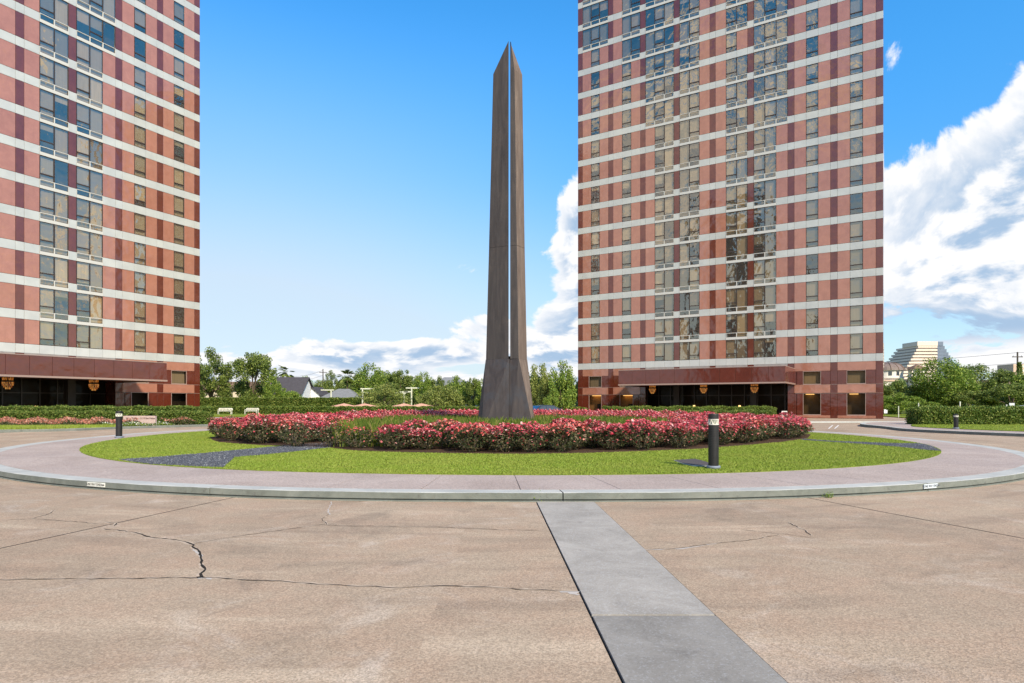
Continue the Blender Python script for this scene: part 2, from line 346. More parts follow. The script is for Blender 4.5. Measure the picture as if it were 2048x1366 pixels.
leafmat('willow_leaf', [(0, (0.143, 0.195, 0.046)), (0.5, (0.247, 0.299, 0.072)), (0.85, (0.351, 0.390, 0.111)), (1, (0.468, 0.481, 0.169))])
leafmat('dark_wood_leaf', [(0, (0.080, 0.130, 0.040)), (0.5, (0.150, 0.210, 0.060)), (1, (0.260, 0.310, 0.100))])
leafmat('white_petal', [(0, (0.75, 0.74, 0.62)), (1, (0.85, 0.85, 0.80))])
leafmat('orange_petal', [(0, (0.52, 0.15, 0.10)), (0.5, (0.60, 0.25, 0.17)), (1, (0.70, 0.42, 0.32))])
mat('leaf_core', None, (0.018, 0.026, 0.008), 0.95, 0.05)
def f_bark(nt, b):
    p = POS(nt)
    c = nt.ramp(nt.noise(nt.v('MULTIPLY', p, (1, 1, 0.3)), 6, 5, 0.7), [(0.3, (0.075, 0.055, 0.04)), (0.7, (0.20, 0.16, 0.12))])
    nt.put(b.inputs['Base Color'], c)
mat('bark', f_bark, rough=0.9, spec=0.1)
def flat(name, base, rough=0.7, spec=0.35, metal=0.0, var=0.15, scale=2.0):
    def f(nt, b):
        n = nt.noise(POS(nt), scale, 5, 0.65)
        d = tuple(x * (1 - var) for x in base); u = tuple(min(1, x * (1 + var)) for x in base)
        nt.put(b.inputs['Base Color'], nt.ramp(n, [(0.3, d), (0.7, u)]))
    mat(name, f, rough=rough, spec=spec, metal=metal)
flat('crack_edge', (0.47, 0.375, 0.285), 0.9, 0.2, 0, 0.15, 9)
flat('bollard_black', (0.017, 0.016, 0.015), 0.5, 0.45, 0, 0.3, 8)
flat('bollard_band', (0.72, 0.68, 0.60), 0.35)
flat('lens_glass', (0.30, 0.32, 0.24), 0.25, 0.5)
flat('bollard_base', (0.20, 0.23, 0.28), 0.6)
flat('dark_patch', (0.085, 0.075, 0.075), 0.8, 0.3, 0, 0.2, 12)
flat('sign_stone', (0.47, 0.35, 0.31), 0.7, 0.3, 0, 0.15, 9)
flat('sign_letter', (0.10, 0.05, 0.05), 0.6)
flat('plate_white', (0.66, 0.66, 0.60), 0.5, 0.3, 0, 0.2, 14)
flat('plate_blue', (0.62, 0.68, 0.72), 0.4, 0.4, 0, 0.1, 14)
flat('ink', (0.02, 0.025, 0.03), 0.6)
flat('navy_ink', (0.025, 0.035, 0.06), 0.6)
flat('road_paint', (0.70, 0.70, 0.68), 0.7, 0.3, 0, 0.2, 6)
flat('bench_white', (0.68, 0.67, 0.62), 0.6)
flat('canvas_salmon', (0.66, 0.36, 0.26), 0.85, 0.1)
flat('pole_pale', (0.62, 0.64, 0.52), 0.5)
flat('pole_wood', (0.10, 0.085, 0.075), 0.9, 0.1)
flat('wire', (0.06, 0.06, 0.065), 0.7)
flat('roof_dark', (0.070, 0.066, 0.075), 0.85, 0.2)
flat('roof_grey', (0.20, 0.21, 0.22), 0.8, 0.2)
flat('roof_brown', (0.20, 0.125, 0.085), 0.8, 0.2)
flat('wall_white', (0.74, 0.75, 0.76), 0.8, 0.2, 0, 0.06)
flat('wall_cream', (0.66, 0.58, 0.44), 0.8, 0.2, 0, 0.08)
flat('wall_ivory', (0.70, 0.66, 0.58), 0.8, 0.2, 0, 0.06)
flat('wall_tan', (0.58, 0.42, 0.32), 0.8, 0.2, 0, 0.08)
flat('window_dark', (0.05, 0.06, 0.07), 0.15, 0.6)
flat('far_stone', (0.74, 0.62, 0.52), 0.75, 0.2, 0, 0.05, 0.1)
flat('far_blue', (0.15, 0.18, 0.24), 0.2, 0.6, 0, 0.15, 0.1)
flat('far_band', (0.40, 0.32, 0.27), 0.6, 0.3, 0, 0.05, 0.1)
flat('far_grey', (0.52, 0.55, 0.57), 0.6, 0.3, 0, 0.06, 0.1)
flat('copper_tile', (0.19, 0.145, 0.125), 0.6, 0.3, 0, 0.2, 1.2)
flat('car_dark', (0.030, 0.032, 0.038), 0.2, 0.6, 0, 0.05)
flat('car_white', (0.75, 0.76, 0.78), 0.2, 0.6, 0, 0.03)
flat('car_silver', (0.50, 0.54, 0.58), 0.25, 0.6, 0.3, 0.03)
flat('tyre', (0.02, 0.02, 0.02), 0.85, 0.2)
flat('chrome', (0.55, 0.55, 0.55), 0.2, 0.6, 0.9, 0.02)
flat('lamp_clear', (0.7, 0.7, 0.7), 0.15, 0.6)
flat('lamp_red', (0.4, 0.02, 0.02), 0.2, 0.6)
flat('louvre_grey', (0.26, 0.24, 0.23), 0.5)
flat('soffit', (0.10, 0.050, 0.036), 0.5)
flat('lobby_wall', (0.030, 0.024, 0.020), 0.5)
flat('office_dim', (0.16, 0.115, 0.065), 0.8)
flat('office_wall', (0.42, 0.24, 0.11), 0.8)
flat('notice_board', (0.10, 0.10, 0.10), 0.5)
def f_amber(nt, b):
    c = nt.ramp(ISL(nt), [(0, (0.25, 0.05, 0.006)), (0.5, (0.60, 0.20, 0.03)), (1, (0.85, 0.45, 0.12))])
    nt.put(b.inputs['Base Color'], c); nt.put(b.inputs['Emission Color'], c); b.inputs['Emission Strength'].default_value = 0.35
mat('amber_glass', f_amber, rough=0.2, spec=0.5)
mat('warm_lamp', lambda nt, b: (nt.put(b.inputs['Emission Color'], (1, 0.62, 0.22)), nt.put(b.inputs['Emission Strength'], 2.2)), (0.9, 0.6, 0.3))

# ------------------------------------------------------------------ mesh helpers
class MB:
    def __init__(s): s.v = []; s.f = []; s.m = []
    def add(s, vs, fs, mi=0):
        n = len(s.v); s.v += [tuple(p) for p in vs]
        for f in fs: s.f.append([i + n for i in f]); s.m.append(mi)
        return s
    def box(s, x0, x1, y0, y1, z0, z1, mi=0):
        return s.add([(x0, y0, z0), (x1, y0, z0), (x1, y1, z0), (x0, y1, z0), (x0, y0, z1), (x1, y0, z1), (x1, y1, z1), (x0, y1, z1)],
                     [(0, 3, 2, 1), (4, 5, 6, 7), (0, 1, 5, 4), (1, 2, 6, 5), (2, 3, 7, 6), (3, 0, 4, 7)], mi)
    def bbox(s, x0, x1, y0, y1, z0, z1, c=0.01, mi=0):
        """box whose front (-y) face is chamfered by c"""
        v = [(x0, y1, z0), (x1, y1, z0), (x1, y1, z1), (x0, y1, z1), (x0, y0 + c, z0), (x1, y0 + c, z0), (x1, y0 + c, z1), (x0, y0 + c, z1),
             (x0 + c, y0, z0 + c), (x1 - c, y0, z0 + c), (x1 - c, y0, z1 - c), (x0 + c, y0, z1 - c)]
        return s.add(v, [(0, 3, 2, 1), (0, 1, 5, 4), (1, 2, 6, 5), (2, 3, 7, 6), (3, 0, 4, 7), (4, 5, 9, 8), (5, 6, 10, 9), (6, 7, 11, 10), (7, 4, 8, 11), (8, 9, 10, 11)], mi)
    def prism(s, poly, z0, z1, mi=0, mtop=None):
        n = len(poly); vs = [(x, y, z0) for x, y in poly] + [(x, y, z1) for x, y in poly]
        s.add(vs, [[n + i for i in range(n)]], mi if mtop is None else mtop)
        s.add(vs, [[i for i in range(n)][::-1]] + [(i, (i + 1) % n, n + (i + 1) % n, n + i) for i in range(n)], mi)
        return s
    def tube(s, pts, rad, n=8, mi=0, cap=True):
        pts = [Vector(p) for p in pts]; rings = []
        rad = rad if isinstance(rad, (list, tuple)) else [rad] * len(pts)
        for i, p in enumerate(pts):
            d = (pts[min(i + 1, len(pts) - 1)] - pts[max(i - 1, 0)]).normalized()
            a = d.cross(Vector((0, 0, 1)));
            if a.length < 1e-3: a = d.cross(Vector((0, 1, 0)))
            a.normalize(); b = d.cross(a)
            rings.append([p + (a * math.cos(t) + b * math.sin(t)) * rad[i] for t in [2 * math.pi * k / n for k in range(n)]])
        vs = [q for r in rings for q in r]; fs = []
        for i in range(len(pts) - 1):
            for k in range(n): fs.append((i * n + k, i * n + (k + 1) % n, (i + 1) * n + (k + 1) % n, (i + 1) * n + k))
        if cap: fs += [list(range(n)), list(range((len(pts) - 1) * n, len(pts) * n))[::-1]]
        return s.add(vs, fs, mi)
    def lathe(s, prof, n=24, c=(0, 0, 0), mi=0):
        vs = [(c[0] + r * math.cos(2 * math.pi * k / n), c[1] + r * math.sin(2 * math.pi * k / n), c[2] + z) for r, z in prof for k in range(n)]; fs = []
        for i in range(len(prof) - 1):
            for k in range(n): fs.append((i * n + k, i * n + (k + 1) % n, (i + 1) * n + (k + 1) % n, (i + 1) * n + k))
        fs += [list(range(n))[::-1], list(range((len(prof) - 1) * n, len(prof) * n))]
        return s.add(vs, fs, mi)
    def mesh(s, name, mats):
        me = bpy.data.meshes.new(name); me.from_pydata(s.v, [], s.f)
        for m in (mats if isinstance(mats, (list, tuple)) else [mats]): me.materials.append(M[m])
        me.polygons.foreach_set('material_index', s.m); me.update()
        return me
    def build(s, name, mats, parent=None, smooth=False, loc=None):
        me = s.mesh(name, mats)
        if smooth: me.polygons.foreach_set('use_smooth', [True] * len(me.polygons))
        return link(name, me, parent, loc)
def link(name, me, parent=None, loc=None, rz=0):
    o = bpy.data.objects.new(name, me); COL.objects.link(o)
    if parent is not None: o.parent = parent
    if loc is not None: o.location = loc
    if rz: o.rotation_euler = (0, 0, rz)
    return o
def npmesh(name, V, F, mats, mi=None):
    me = bpy.data.meshes.new(name); me.from_pydata(np.asarray(V).tolist(), [], F if isinstance(F, list) else F.tolist())
    for m in (mats if isinstance(mats, (list, tuple)) else [mats]): me.materials.append(M[m])
    if mi is not None: me.polygons.foreach_set('material_index', np.asarray(mi, dtype=np.int32))
    me.update(); return me
def thing(name, label, cat, loc=(0, 0, 0), rz=0, group=None):
    o = bpy.data.objects.new(name, None); COL.objects.link(o); o.empty_display_size = 0.2
    o.location = loc; o.rotation_euler = (0, 0, rz); return tag(o, label, cat, group)
def tag(o, label, cat, group=None):
    o['label'] = label; o['category'] = cat
    if group: o['group'] = group
    return o
def struct(o): o['kind'] = 'structure'; return o
def stuff(o, label=None, cat=None):
    o['kind'] = 'stuff'
    if label: o['label'] = label; o['category'] = cat
    return o
def copy_tree(o, parent=None):
    c = o.copy(); COL.objects.link(c); c.parent = parent
    for ch in o.children: copy_tree(ch, c)
    return c
def P(x, y, z=0.0):
    """ground point (at height z) measured on the photograph"""
    d = FPX * (CAMH - z) / (y - YH); return ((x - 1024) / FPX * d, d)
def XZ(x, y, d): return ((x - 1024) / FPX * d, CAMH - (y - YH) * d / FPX)
def leaves(pts, size, rng, up=0.3, aspect=0.55, jit=0.35):
    """diamond leaf quads at pts with random orientation; returns V, F"""
    n = len(pts)
    nrm = rng.normal(size=(n, 3)); nrm[:, 2] = np.abs(nrm[:, 2]) + up; nrm /= np.linalg.norm(nrm, axis=1)[:, None]
    a = rng.normal(size=(n, 3)); a -= (a * nrm).sum(1)[:, None] * nrm; a /= np.linalg.norm(a, axis=1)[:, None]
    b = np.cross(nrm, a); s = size * (1 + jit * rng.uniform(-1, 1, n))[:, None]
    V = np.stack([pts - a * s, pts + b * s * aspect + nrm * s * 0.12, pts + a * s, pts - b * s * aspect + nrm * s * 0.12], 1).reshape(-1, 3)
    F = np.arange(4 * n).reshape(n, 4)
    return V, F
def cat_mesh(parts):
    Vs, Fs, ms, n = [], [], [], 0
    for V, F, mi in parts:
        Vs.append(V); Fs += [[int(i) + n for i in f] for f in F]; ms += [mi] * len(F); n += len(V)
    return np.vstack(Vs), Fs, ms
def inpoly(pts, poly):
    x, y = pts[:, 0], pts[:, 1]; ins = np.zeros(len(pts), bool); n = len(poly); j = n - 1
    for i in range(n):
        xi, yi = poly[i]; xj, yj = poly[j]
        c = ((yi > y) != (yj > y)) & (x < (xj - xi) * (y - yi) / (yj - yi + 1e-12) + xi)
        ins ^= c; j = i
    return ins
def text_mesh(name, body, size, mats, depth=0.004, align='CENTER'):
    cu = bpy.data.curves.new(name, 'FONT'); cu.body = body; cu.size = size; cu.extrude = depth; cu.align_x = align; cu.align_y = 'CENTER'; cu.resolution_u = 3
    to = bpy.data.objects.new(name, cu); COL.objects.link(to)
    bpy.context.view_layer.update()
    me = bpy.data.meshes.new_from_object(to.evaluated_get(bpy.context.evaluated_depsgraph_get()))
    bpy.data.objects.remove(to); me.materials.clear(); me.materials.append(M[mats]); me.name = name
    return me

# ------------------------------------------------------------------ round island outlines (polar about its centre)
CURB = [(-180, 17.6), (-140, 18.0), (-108, 18.2), (-89, 17.6), (-70, 17.7), (-35, 18.05), (-12, 18.13), (2, 18.17), (15, 18.5), (32, 18.85), (46, 18.8), (60, 18.4), (78, 17.75), (100, 17.45), (140, 17.5)]
LAWN = [(-180, 16.2), (-140, 16.5), (-113, 16.5), (-86, 15.7), (-57, 15.42), (-25, 15.5), (-8, 15.42), (7, 15.65), (22, 16.05), (44, 16.35), (72, 16.25), (105, 16.1), (140, 16.1)]
def polar(tab, deg):
    deg = (deg + 180) % 360 - 180; n = len(tab)
    A = [t[0] for t in tab]; i = max(k for k in range(n) if A[k] <= deg)
    def g(k): q, r = divmod(k, n); return A[r] + 360 * q, tab[r][1]
    (x0, y0), (x1, y1), (x2, y2), (x3, y3) = g(i - 1), g(i), g(i + 1), g(i + 2)
    t = (deg - x1) / (x2 - x1); m1 = (y2 - y0) / (x2 - x0) * (x2 - x1); m2 = (y3 - y1) / (x3 - x1) * (x2 - x1)
    return (2 * t**3 - 3 * t**2 + 1) * y1 + (t**3 - 2 * t**2 + t) * m1 + (-2 * t**3 + 3 * t**2) * y2 + (t**3 - t**2) * m2
def pol(deg, r): a = R(deg); return (CX + r * math.sin(a), CY - r * math.cos(a))

# ------------------------------------------------------------------ ground, driveway and slabs
struct(MB().add([(-4000, -300, -0.10), (4000, -300, -0.10), (4000, 6000, -0.10), (-4000, 6000, -0.10)], [(0, 1, 2, 3)]).build('ground', 'far_ground'))
drive = struct(MB().add([(-70, -40, -0.03), (75, -40, -0.03), (75, 62, -0.03), (-70, 62, -0.03)], [(0, 1, 2, 3)]).build('driveway', 'drive_concrete'))
JOINTS = [-13.2 - 16.4 * k for k in range(0, 11)]
ax = Vector((-0.0354, 1)).normalized()                         # run of the grey strip
def strip_x(side, y): return (0.41 if side < 0 else 1.335) + (y - 10.38) * (-0.0354)
def sector(d0, d1, r0, r1, name, parent, mats, z0, z1, gap=0.012, step=1.5):
    n = max(2, int((d1 - d0) / step)); g0 = math.degrees(gap / 2 / r0); g1 = math.degrees(gap / 2 / r1)
    ri = r0 if callable(r0) else (lambda a: r0); ro = r1 if callable(r1) else (lambda a: r1)
    inn = [pol(d0 + g0 + (d1 - d0 - 2 * g0) * i / n, ri(d0 + (d1 - d0) * i / n)) for i in range(n + 1)]
    out = [pol(d0 + g1 + (d1 - d0 - 2 * g1) * i / n, ro(d0 + (d1 - d0) * i / n)) for i in range(n + 1)]
    return MB().prism(inn[::-1] + out, z0, z1).build(name, mats, parent)
# the big radial slabs of the drive; the two beside the grey strip are cut straight along it
jl = -13.2; jr = 17.6
def radial_pt(deg, r): return pol(deg, r)
left = [radial_pt(jl + 0.02, 15.5), radial_pt(jl + 0.02, 34.0), (strip_x(-1, -4.6) - 0.018, -4.6), (strip_x(-1, 13.0) - 0.018, 13.0)]
MB().prism(left, -0.028, 0.0).build('slab', 'drive_concrete', drive)
right = [(strip_x(1, 13.0) + 0.012, 13.0), (strip_x(1, -4.6) + 0.012, -4.6), radial_pt(jr - 0.02, 34.0), radial_pt(jr - 0.02, 15.5)]
MB().prism(right, -0.028, 0.0).build('slab', 'drive_concrete', drive)
rin = 16.5
edges = [jr + 16.4 * k for k in range(0, 20)]
edges = [e for e in edges if e < 360 + jl - 8] + [360 + jl]
for a, b in zip(edges[:-1], edges[1:]):
    mid = (a + b) / 2; far = 34.0 if (mid < 75 or mid > 285) else 28.0
    sector(a, b, 15.5, far, 'slab', drive, 'drive_concrete', -0.028, 0.0, 0.014)
def strip_slab(y0, y1):
    MB().prism([(strip_x(-1, y0), y0), (strip_x(1, y0), y0), (strip_x(1, y1), y1), (strip_x(-1, y1), y1)], -0.028, 0.008).build('grey_slab', 'strip_concrete', drive)
strip_slab(4.900, 12.6); strip_slab(-0.9, 4.870); strip_slab(-5.4, -0.92)
jm = MB()
for pts, wdt in (([(strip_x(-1, -5.4) - 0.012, -5.4), (strip_x(-1, 10.5) - 0.012, 10.5)], 0.02), ([(strip_x(1, -5.4) + 0.004, -5.4), (strip_x(1, 10.5) + 0.004, 10.5)], 0.016)):
    (xa, ya), (xb, yb) = pts
    jm.add([(xa - wdt / 2, ya, -0.012), (xa + wdt / 2, ya, -0.012), (xb + wdt / 2, yb, -0.012), (xb - wdt / 2, yb, -0.012)], [(0, 1, 2, 3)])
jm.add([(0.4, 4.86, -0.008), (1.7, 4.86, -0.008), (1.7, 4.91, -0.008), (0.4, 4.91, -0.008)], [(0, 1, 2, 3)])
for dg in (jl, jr):
    (xa, ya), (xb, yb) = pol(dg, 18.0), pol(dg, 33.5); nx, ny = -(yb - ya), xb - xa; ll_ = math.hypot(nx, ny); nx, ny = nx / ll_ * 0.013, ny / ll_ * 0.013
    jm.add([(xa - nx, ya - ny, 0.0015), (xa + nx, ya + ny, 0.0015), (xb + nx, yb + ny, 0.0015), (xb - nx, yb - ny, 0.0015)], [(0, 1, 2, 3)])
jm.build('joint_filler', 'joint_dark', drive)

# cracks in the drive, measured on the photograph
def crack(pix, width, seed, mats='crack_dark', z=0.003, sub=7, jit=0.035):
    rng = random.Random(seed); pts = [Vector((*P(x, y),)) for x, y in pix]; path = [pts[0]]
    for a, b in zip(pts[:-1], pts[1:]):
        d = (b - a); nrm = Vector((-d.y, d.x)).normalized(); k = max(2, int(d.length / 0.07))
        off = 0
        for i in range(1, k + 1):
            off = off * 0.6 + rng.uniform(-1, 1) * jit * 0.5 if i < k else 0
            path.append(a + d * (i / k) + nrm * off)
    vs, fs = [], []
    for i, p in enumerate(path):
        d = (path[min(i + 1, len(path) - 1)] - path[max(i - 1, 0)]).normalized(); nrm = Vector((-d.y, d.x))
        w = width * 1.35 * rng.uniform(0.2, 1.0) * (0.35 if i in (0, len(path) - 1) else 1)
        vs += [(p.x + nrm.x * w / 2, p.y + nrm.y * w / 2, z), (p.x - nrm.x * w / 2, p.y - nrm.y * w / 2, z)]
        if i: fs.append((2 * i - 2, 2 * i - 1, 2 * i + 1, 2 * i))
    if mats == 'crack_dark' and width > 0.010:
        ev = []
        for i in range(0, len(vs), 2):
            a, b = Vector(vs[i]), Vector(vs[i + 1]); c = (a + b) / 2; d = (a - b).normalized() * width * rng.uniform(0.5, 2.2); ev += [(c + d)[:2] + (0.0016,), (c - d * rng.uniform(0.3, 1.0))[:2] + (0.0016,)]
        MB().add(ev, fs).build('crack_rim', 'crack_edge', drive)
    return MB().add(vs, fs).build('crack', mats, drive)
crack([(0, 1160), (120, 1158), (250, 1157), (400, 1155), (560, 1162), (700, 1172), (800, 1176), (900, 1172), (1050, 1179), (1155, 1183)], 0.020, 1)
crack([(406, 1156), (408, 1135), (402, 1112), (388, 1090), (372, 1084), (310, 1076), (250, 1062), (208, 1058)], 0.024, 2)
crack([(388, 1087), (470, 1073), (560, 1061), (640, 1050), (652, 1048)], 0.012, 3)
crack([(660, 1028), (645, 1040), (652, 1050), (760, 1053), (900, 1055), (1000, 1060), (1090, 1061)], 0.012, 4)
crack([(225, 1050), (150, 1043), (60, 1038), (0, 1040)], 0.012, 5)
crack([(64, 1038), (92, 1030), (110, 1020)], 0.014, 6)
crack([(228, 1052), (232, 1046), (210, 1044)], 0.022, 7)
crack([(1285, 1099), (1345, 1098), (1420, 1088), (1500, 1080), (1558, 1069)], 0.013, 8)
crack([(1575, 1044), (1612, 1062), (1622, 1071)], 0.015, 9)
crack([(1480, 1059), (1540, 1066), (1630, 1076)], 0.008, 10)
crack([(1290, 1100), (1360, 1098), (1440, 1086)], 0.030, 11, 'crack_patch', 0.0015)
crack([(395, 1157), (412, 1156), (422, 1159)], 0.07, 12, 'crack_patch', 0.0018)
crack([(386, 1098), (398, 1108), (404, 1118)], 0.05, 13, 'crack_patch', 0.0018)
crack([(664, 1003), (656, 1020), (660, 1030)], 0.02, 14, 'crack_patch', 0.0018)
crack([(1120, 1184), (1150, 1186), (1158, 1190)], 0.09, 15, 'crack_patch', 0.0018)

# kerb ring and walk ring
island = struct(MB().prism([pol(d, polar(CURB, d) - 0.25) for d in range(-180, 180, 3)], -0.027, 0.10).build('island', 'mulch'))
KW = 0.42
def kerb_segment(d0, d1, name='kerbstone'):
    mb = MB(); n = max(3, int((d1 - d0) / 1.2)); g = 0.03
    prof = [(-KW, 0.0), (-KW, 0.146), (-0.02, 0.153), (0.0, 0.146), (0.004, 0.045), (-0.03, 0.032), (-0.03, 0.022), (0.014, 0.018), (0.018, -0.02), (-KW, -0.02)]
    rows = []
    for i in range(n + 1):
        d = d0 + g + (d1 - d0 - 2 * g) * i / n; r = polar(CURB, d)
        wob = 0.003 * math.sin(d * 9.1) + 0.002 * math.sin(d * 23.0)
        rows.append([(*pol(d, r + o + (wob if 1 < k < 5 else 0)), z + (wob if k == 3 else 0)) for k, (o, z) in enumerate(prof)])
    m = len(prof); vs = [p for r in rows for p in r]
    for k in range(m):
        fs = [(i * m + k, (i + 1) * m + k, (i + 1) * m + (k + 1) % m, i * m + (k + 1) % m) for i in range(n)]
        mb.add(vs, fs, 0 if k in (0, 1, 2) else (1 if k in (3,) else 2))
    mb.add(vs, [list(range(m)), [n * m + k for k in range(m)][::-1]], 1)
    return mb.build(name, ['curb_pale', 'curb_face', 'curb_face'], island)
segs = [4.5 + 21.3 * k for k in range(17)]
segs.append(364.5)
for a, b in zip(segs[:-1], segs[1:]): kerb_segment(a, b)
walkbase = struct(MB().prism([pol(d, polar(CURB, d) - KW - 0.002) for d in range(-180, 180, 2)], 0.05, 0.128).build('walk_bed', 'joint_dark'))
k = 0; da = 360 / 66.0
for i in range(66):
    a, b = 2.4 + i * da, 2.4 + (i + 1) * da; n = 4; g = 0.022
    inn = [pol(a + g + (b - a - 2 * g) * q / n, polar(LAWN, a + (b - a) * q / n) - 0.05) for q in range(n + 1)]
    out = [pol(a + g + (b - a - 2 * g) * q / n, polar(CURB, a + (b - a) * q / n) - KW - 0.008) for q in range(n + 1)]
    MB().prism(inn[::-1] + out, 0.12, 0.147).build('paving_slab', 'walk_aggregate', walkbase)

# ------------------------------------------------------------------ lawn disc, bed, gravel paths
LZ = 0.17
lawn_poly = [pol(d, polar(LAWN, d)) for d in np.arange(-180, 180, 2)]
PATH_L = [P(*q, LZ) for q in [(238, 918), (300, 914.5), (400, 906.5), (470, 900), (512, 896), (560, 892), (620, 887), (662, 884.5), (720, 881), (730, 889), (678, 893), (640, 896.5), (576, 904), (512, 910), (470, 913.5), (460, 922), (447, 934), (384, 932), (300, 927), (256, 922)]]
PATH_R = [P(*q, LZ) for q in [(1882, 901), (1862, 891), (1840, 886.5), (1792, 886.2), (1664, 881.5), (1605, 877), (1602, 879), (1650, 882.5), (1720, 887), (1792, 892.5), (1860, 900)]]
BED = [P(*q, LZ) for q in [(425, 880), (440, 884), (512, 889.5), (560, 891), (655, 894), (700, 900), (768, 903), (900, 906), (1024, 907.5), (1150, 906), (1280, 902), (1400, 897), (1500, 889), (1566, 883), (1616, 876)]] + \
      [(13.9, 30.2), (13.0, 35.5), (9.6, 40), (4, 42.4), (-3, 42.4), (-9.2, 40), (-12.6, 35.5), (-13.2, 30.5), (-12.7, 27.3)]
lawn = struct(MB().prism(lawn_poly, 0.11, LZ - 0.012).build('lawn', 'lawn'))
struct(MB().prism(BED, 0.12, LZ + 0.006).build('flower_bed', 'mulch'))
struct(MB().prism(PATH_L, 0.12, LZ - 0.004).build('gravel_path', 'slate_gravel'))
struct(MB().prism(PATH_R, 0.12, LZ - 0.004).build('gravel_path', 'slate_gravel'))
rng = np.random.default_rng(5)
def grass(name, poly, n, excl, hgt=0.045, z=LZ - 0.012, near=None, wid=0.008):
    poly = np.array(poly); lo, hi = poly.min(0), poly.max(0); pts = np.zeros((0, 2))
    while len(pts) < n:
        q = rng.uniform(lo, hi, (n, 2)); k = inpoly(q, poly)
        for e in excl: k &= ~inpoly(q, e)
        if near: k &= rng.uniform(size=len(q)) < np.clip(near / np.hypot(q[:, 0], q[:, 1]), 0, 1) ** 2
        pts = np.vstack([pts, q[k]])
    pts = pts[:n]; a = rng.uniform(0, 2 * math.pi, n); h = hgt * rng.uniform(0.5, 1.25, n); w = wid * rng.uniform(0.6, 1.4, n)
    ln = rng.normal(size=(n, 2)) * 0.016
    V = np.zeros((n, 3, 3)); V[:, 0, 0] = pts[:, 0] - np.cos(a) * w; V[:, 0, 1] = pts[:, 1] - np.sin(a) * w
    V[:, 1, 0] = pts[:, 0] + np.cos(a) * w; V[:, 1, 1] = pts[:, 1] + np.sin(a) * w
    V[:, 2, :2] = pts + ln; V[:, :2, 2] = z; V[:, 2, 2] = z + h
    return npmesh(name, V.reshape(-1, 3), np.arange(3 * n).reshape(n, 3), 'grass_blade')
stuff(link('lawn_grass', grass('lawn_grass', lawn_poly, 240000, [BED, PATH_L, PATH_R], 0.026, near=13.5)), 'mown yellow-green grass on the round island', 'grass')
# slate chips
def chips(poly, n):
    poly = np.array(poly); lo, hi = poly.min(0), poly.max(0); q = rng.uniform(lo, hi, (n * 6, 2)); q = q[inpoly(q, poly)][:n]; m = len(q)
    s = rng.uniform(0.008, 0.02, (m, 1)); base = np.array([[1, 0, 0], [-1, 0, 0], [0, 1, 0], [0, -1, 0], [0, 0, 0.8]])
    V = base[None] * s[:, :, None] * rng.uniform(0.6, 1.3, (m, 5, 1)); V[:, :, 0] += q[:, :1]; V[:, :, 1] += q[:, 1:]; V[:, :, 2] += LZ + 0.0
    F = (np.arange(m)[:, None, None] * 5 + np.array([[0, 2, 4], [2, 1, 4], [1, 3, 4], [3, 0, 4]])[None]).reshape(-1, 3)
    return npmesh('slate_chips', V.reshape(-1, 3), F, 'slate_chip')
stuff(link('slate_chips', chips(PATH_L, 9000)), 'blue-grey slate chips on the path through the lawn', 'gravel')
stuff(link('slate_chips', chips(PATH_R, 2500)), 'blue-grey slate chips on the narrow path by the right lawn tip', 'gravel')

# ------------------------------------------------------------------ monument
OX, OY = -0.14, 30.0
mon = thing('monument', 'tall dark weathered iron obelisk split by a narrow slot, rising from the rose bed', 'monument', (OX, OY, LZ - 0.05))
def mx(px): return (px - 1024) / FPX * OY - OX
def mz(py): return CAMH - (py - YH) * OY / FPX - (LZ - 0.05)
def loft(name, rings, mis, top=True, mats=('weathered_iron', 'lit_facet_iron', 'stained_iron')):
    mb = MB(); n = len(rings[0]); vs = [p for r in rings for p in r]
    for i in range(len(rings) - 1):
        for k in range(n): mb.add(vs, [(i * n + k, i * n + (k + 1) % n, (i + 1) * n + (k + 1) % n, (i + 1) * n + k)], mis[k])
    mb.add(vs, [list(range(n))[::-1], [(len(rings) - 1) * n + k for k in range(n)]], 0)
    return mb.build(name, mats, mon)
zj = mz(719); zs = mz(149); zt = mz(89)
gl, gr = mx(1017.2), mx(1020.4)
def left_ring(pl, z, gx=gl, dep=1.0): # outer-left pixel at this height
    x = mx(pl); return [(gx, -0.50 * dep, z), (gx, 0.55 * dep, z), (x * 0.72, 0.62 * dep, z), (x, -0.05 * dep, z)]
def right_ring(pm, pr, z, gx=gr, dep=1.0):
    xm, xr = mx(pm), mx(pr); return [(gx, 0.55 * dep, z), (gx, -0.50 * dep, z), (xm, -0.58 * dep, z), (xr, 0.05 * dep, z), (xr * 0.75, 0.62 * dep, z)]
zm = mz(497)
loft('blade', [left_ring(972, zj, dep=1.05), left_ring(978, zm + 0.01, dep=0.92)], [0, 0, 1, 0])
loft('blade', [left_ring(978, zm + 0.022, dep=0.92), left_ring(986.5, zs, dep=0.72), [(gl, -0.30, zt), (gl, 0.34, zt), (gl - 0.03, 0.36, zt - 0.05), (gl - 0.05, -0.08, zt - 0.05)]], [0, 0, 1, 0])
loft('blade', [right_ring(1037, 1054, zj, dep=1.05), right_ring(1033.5, 1049.5, zm + 0.01, dep=0.92)], [0, 0, 1, 1, 1])
loft('blade', [right_ring(1033.5, 1049.5, zm + 0.022, dep=0.92), right_ring(1029, 1044.5, zs, dep=0.72), [(gr, 0.34, zt), (gr, -0.2, zt), (gr + 0.03, -0.3, zt - 0.02), (gr + 0.06, 0.0, zt - 0.05), (gr + 0.04, 0.36, zt - 0.05)]], [0, 0, 1, 1, 1])
zb = 0.0
seam = mx(1018.3)
def bl(z, xo, xf, yf, dep): return [(seam - 0.004, -0.52 * dep, z), (seam - 0.004, 0.6 * dep, z), (xo * 0.75, 0.70 * dep, z), (xo, 0.10 * dep, z), (xf, yf, z)]
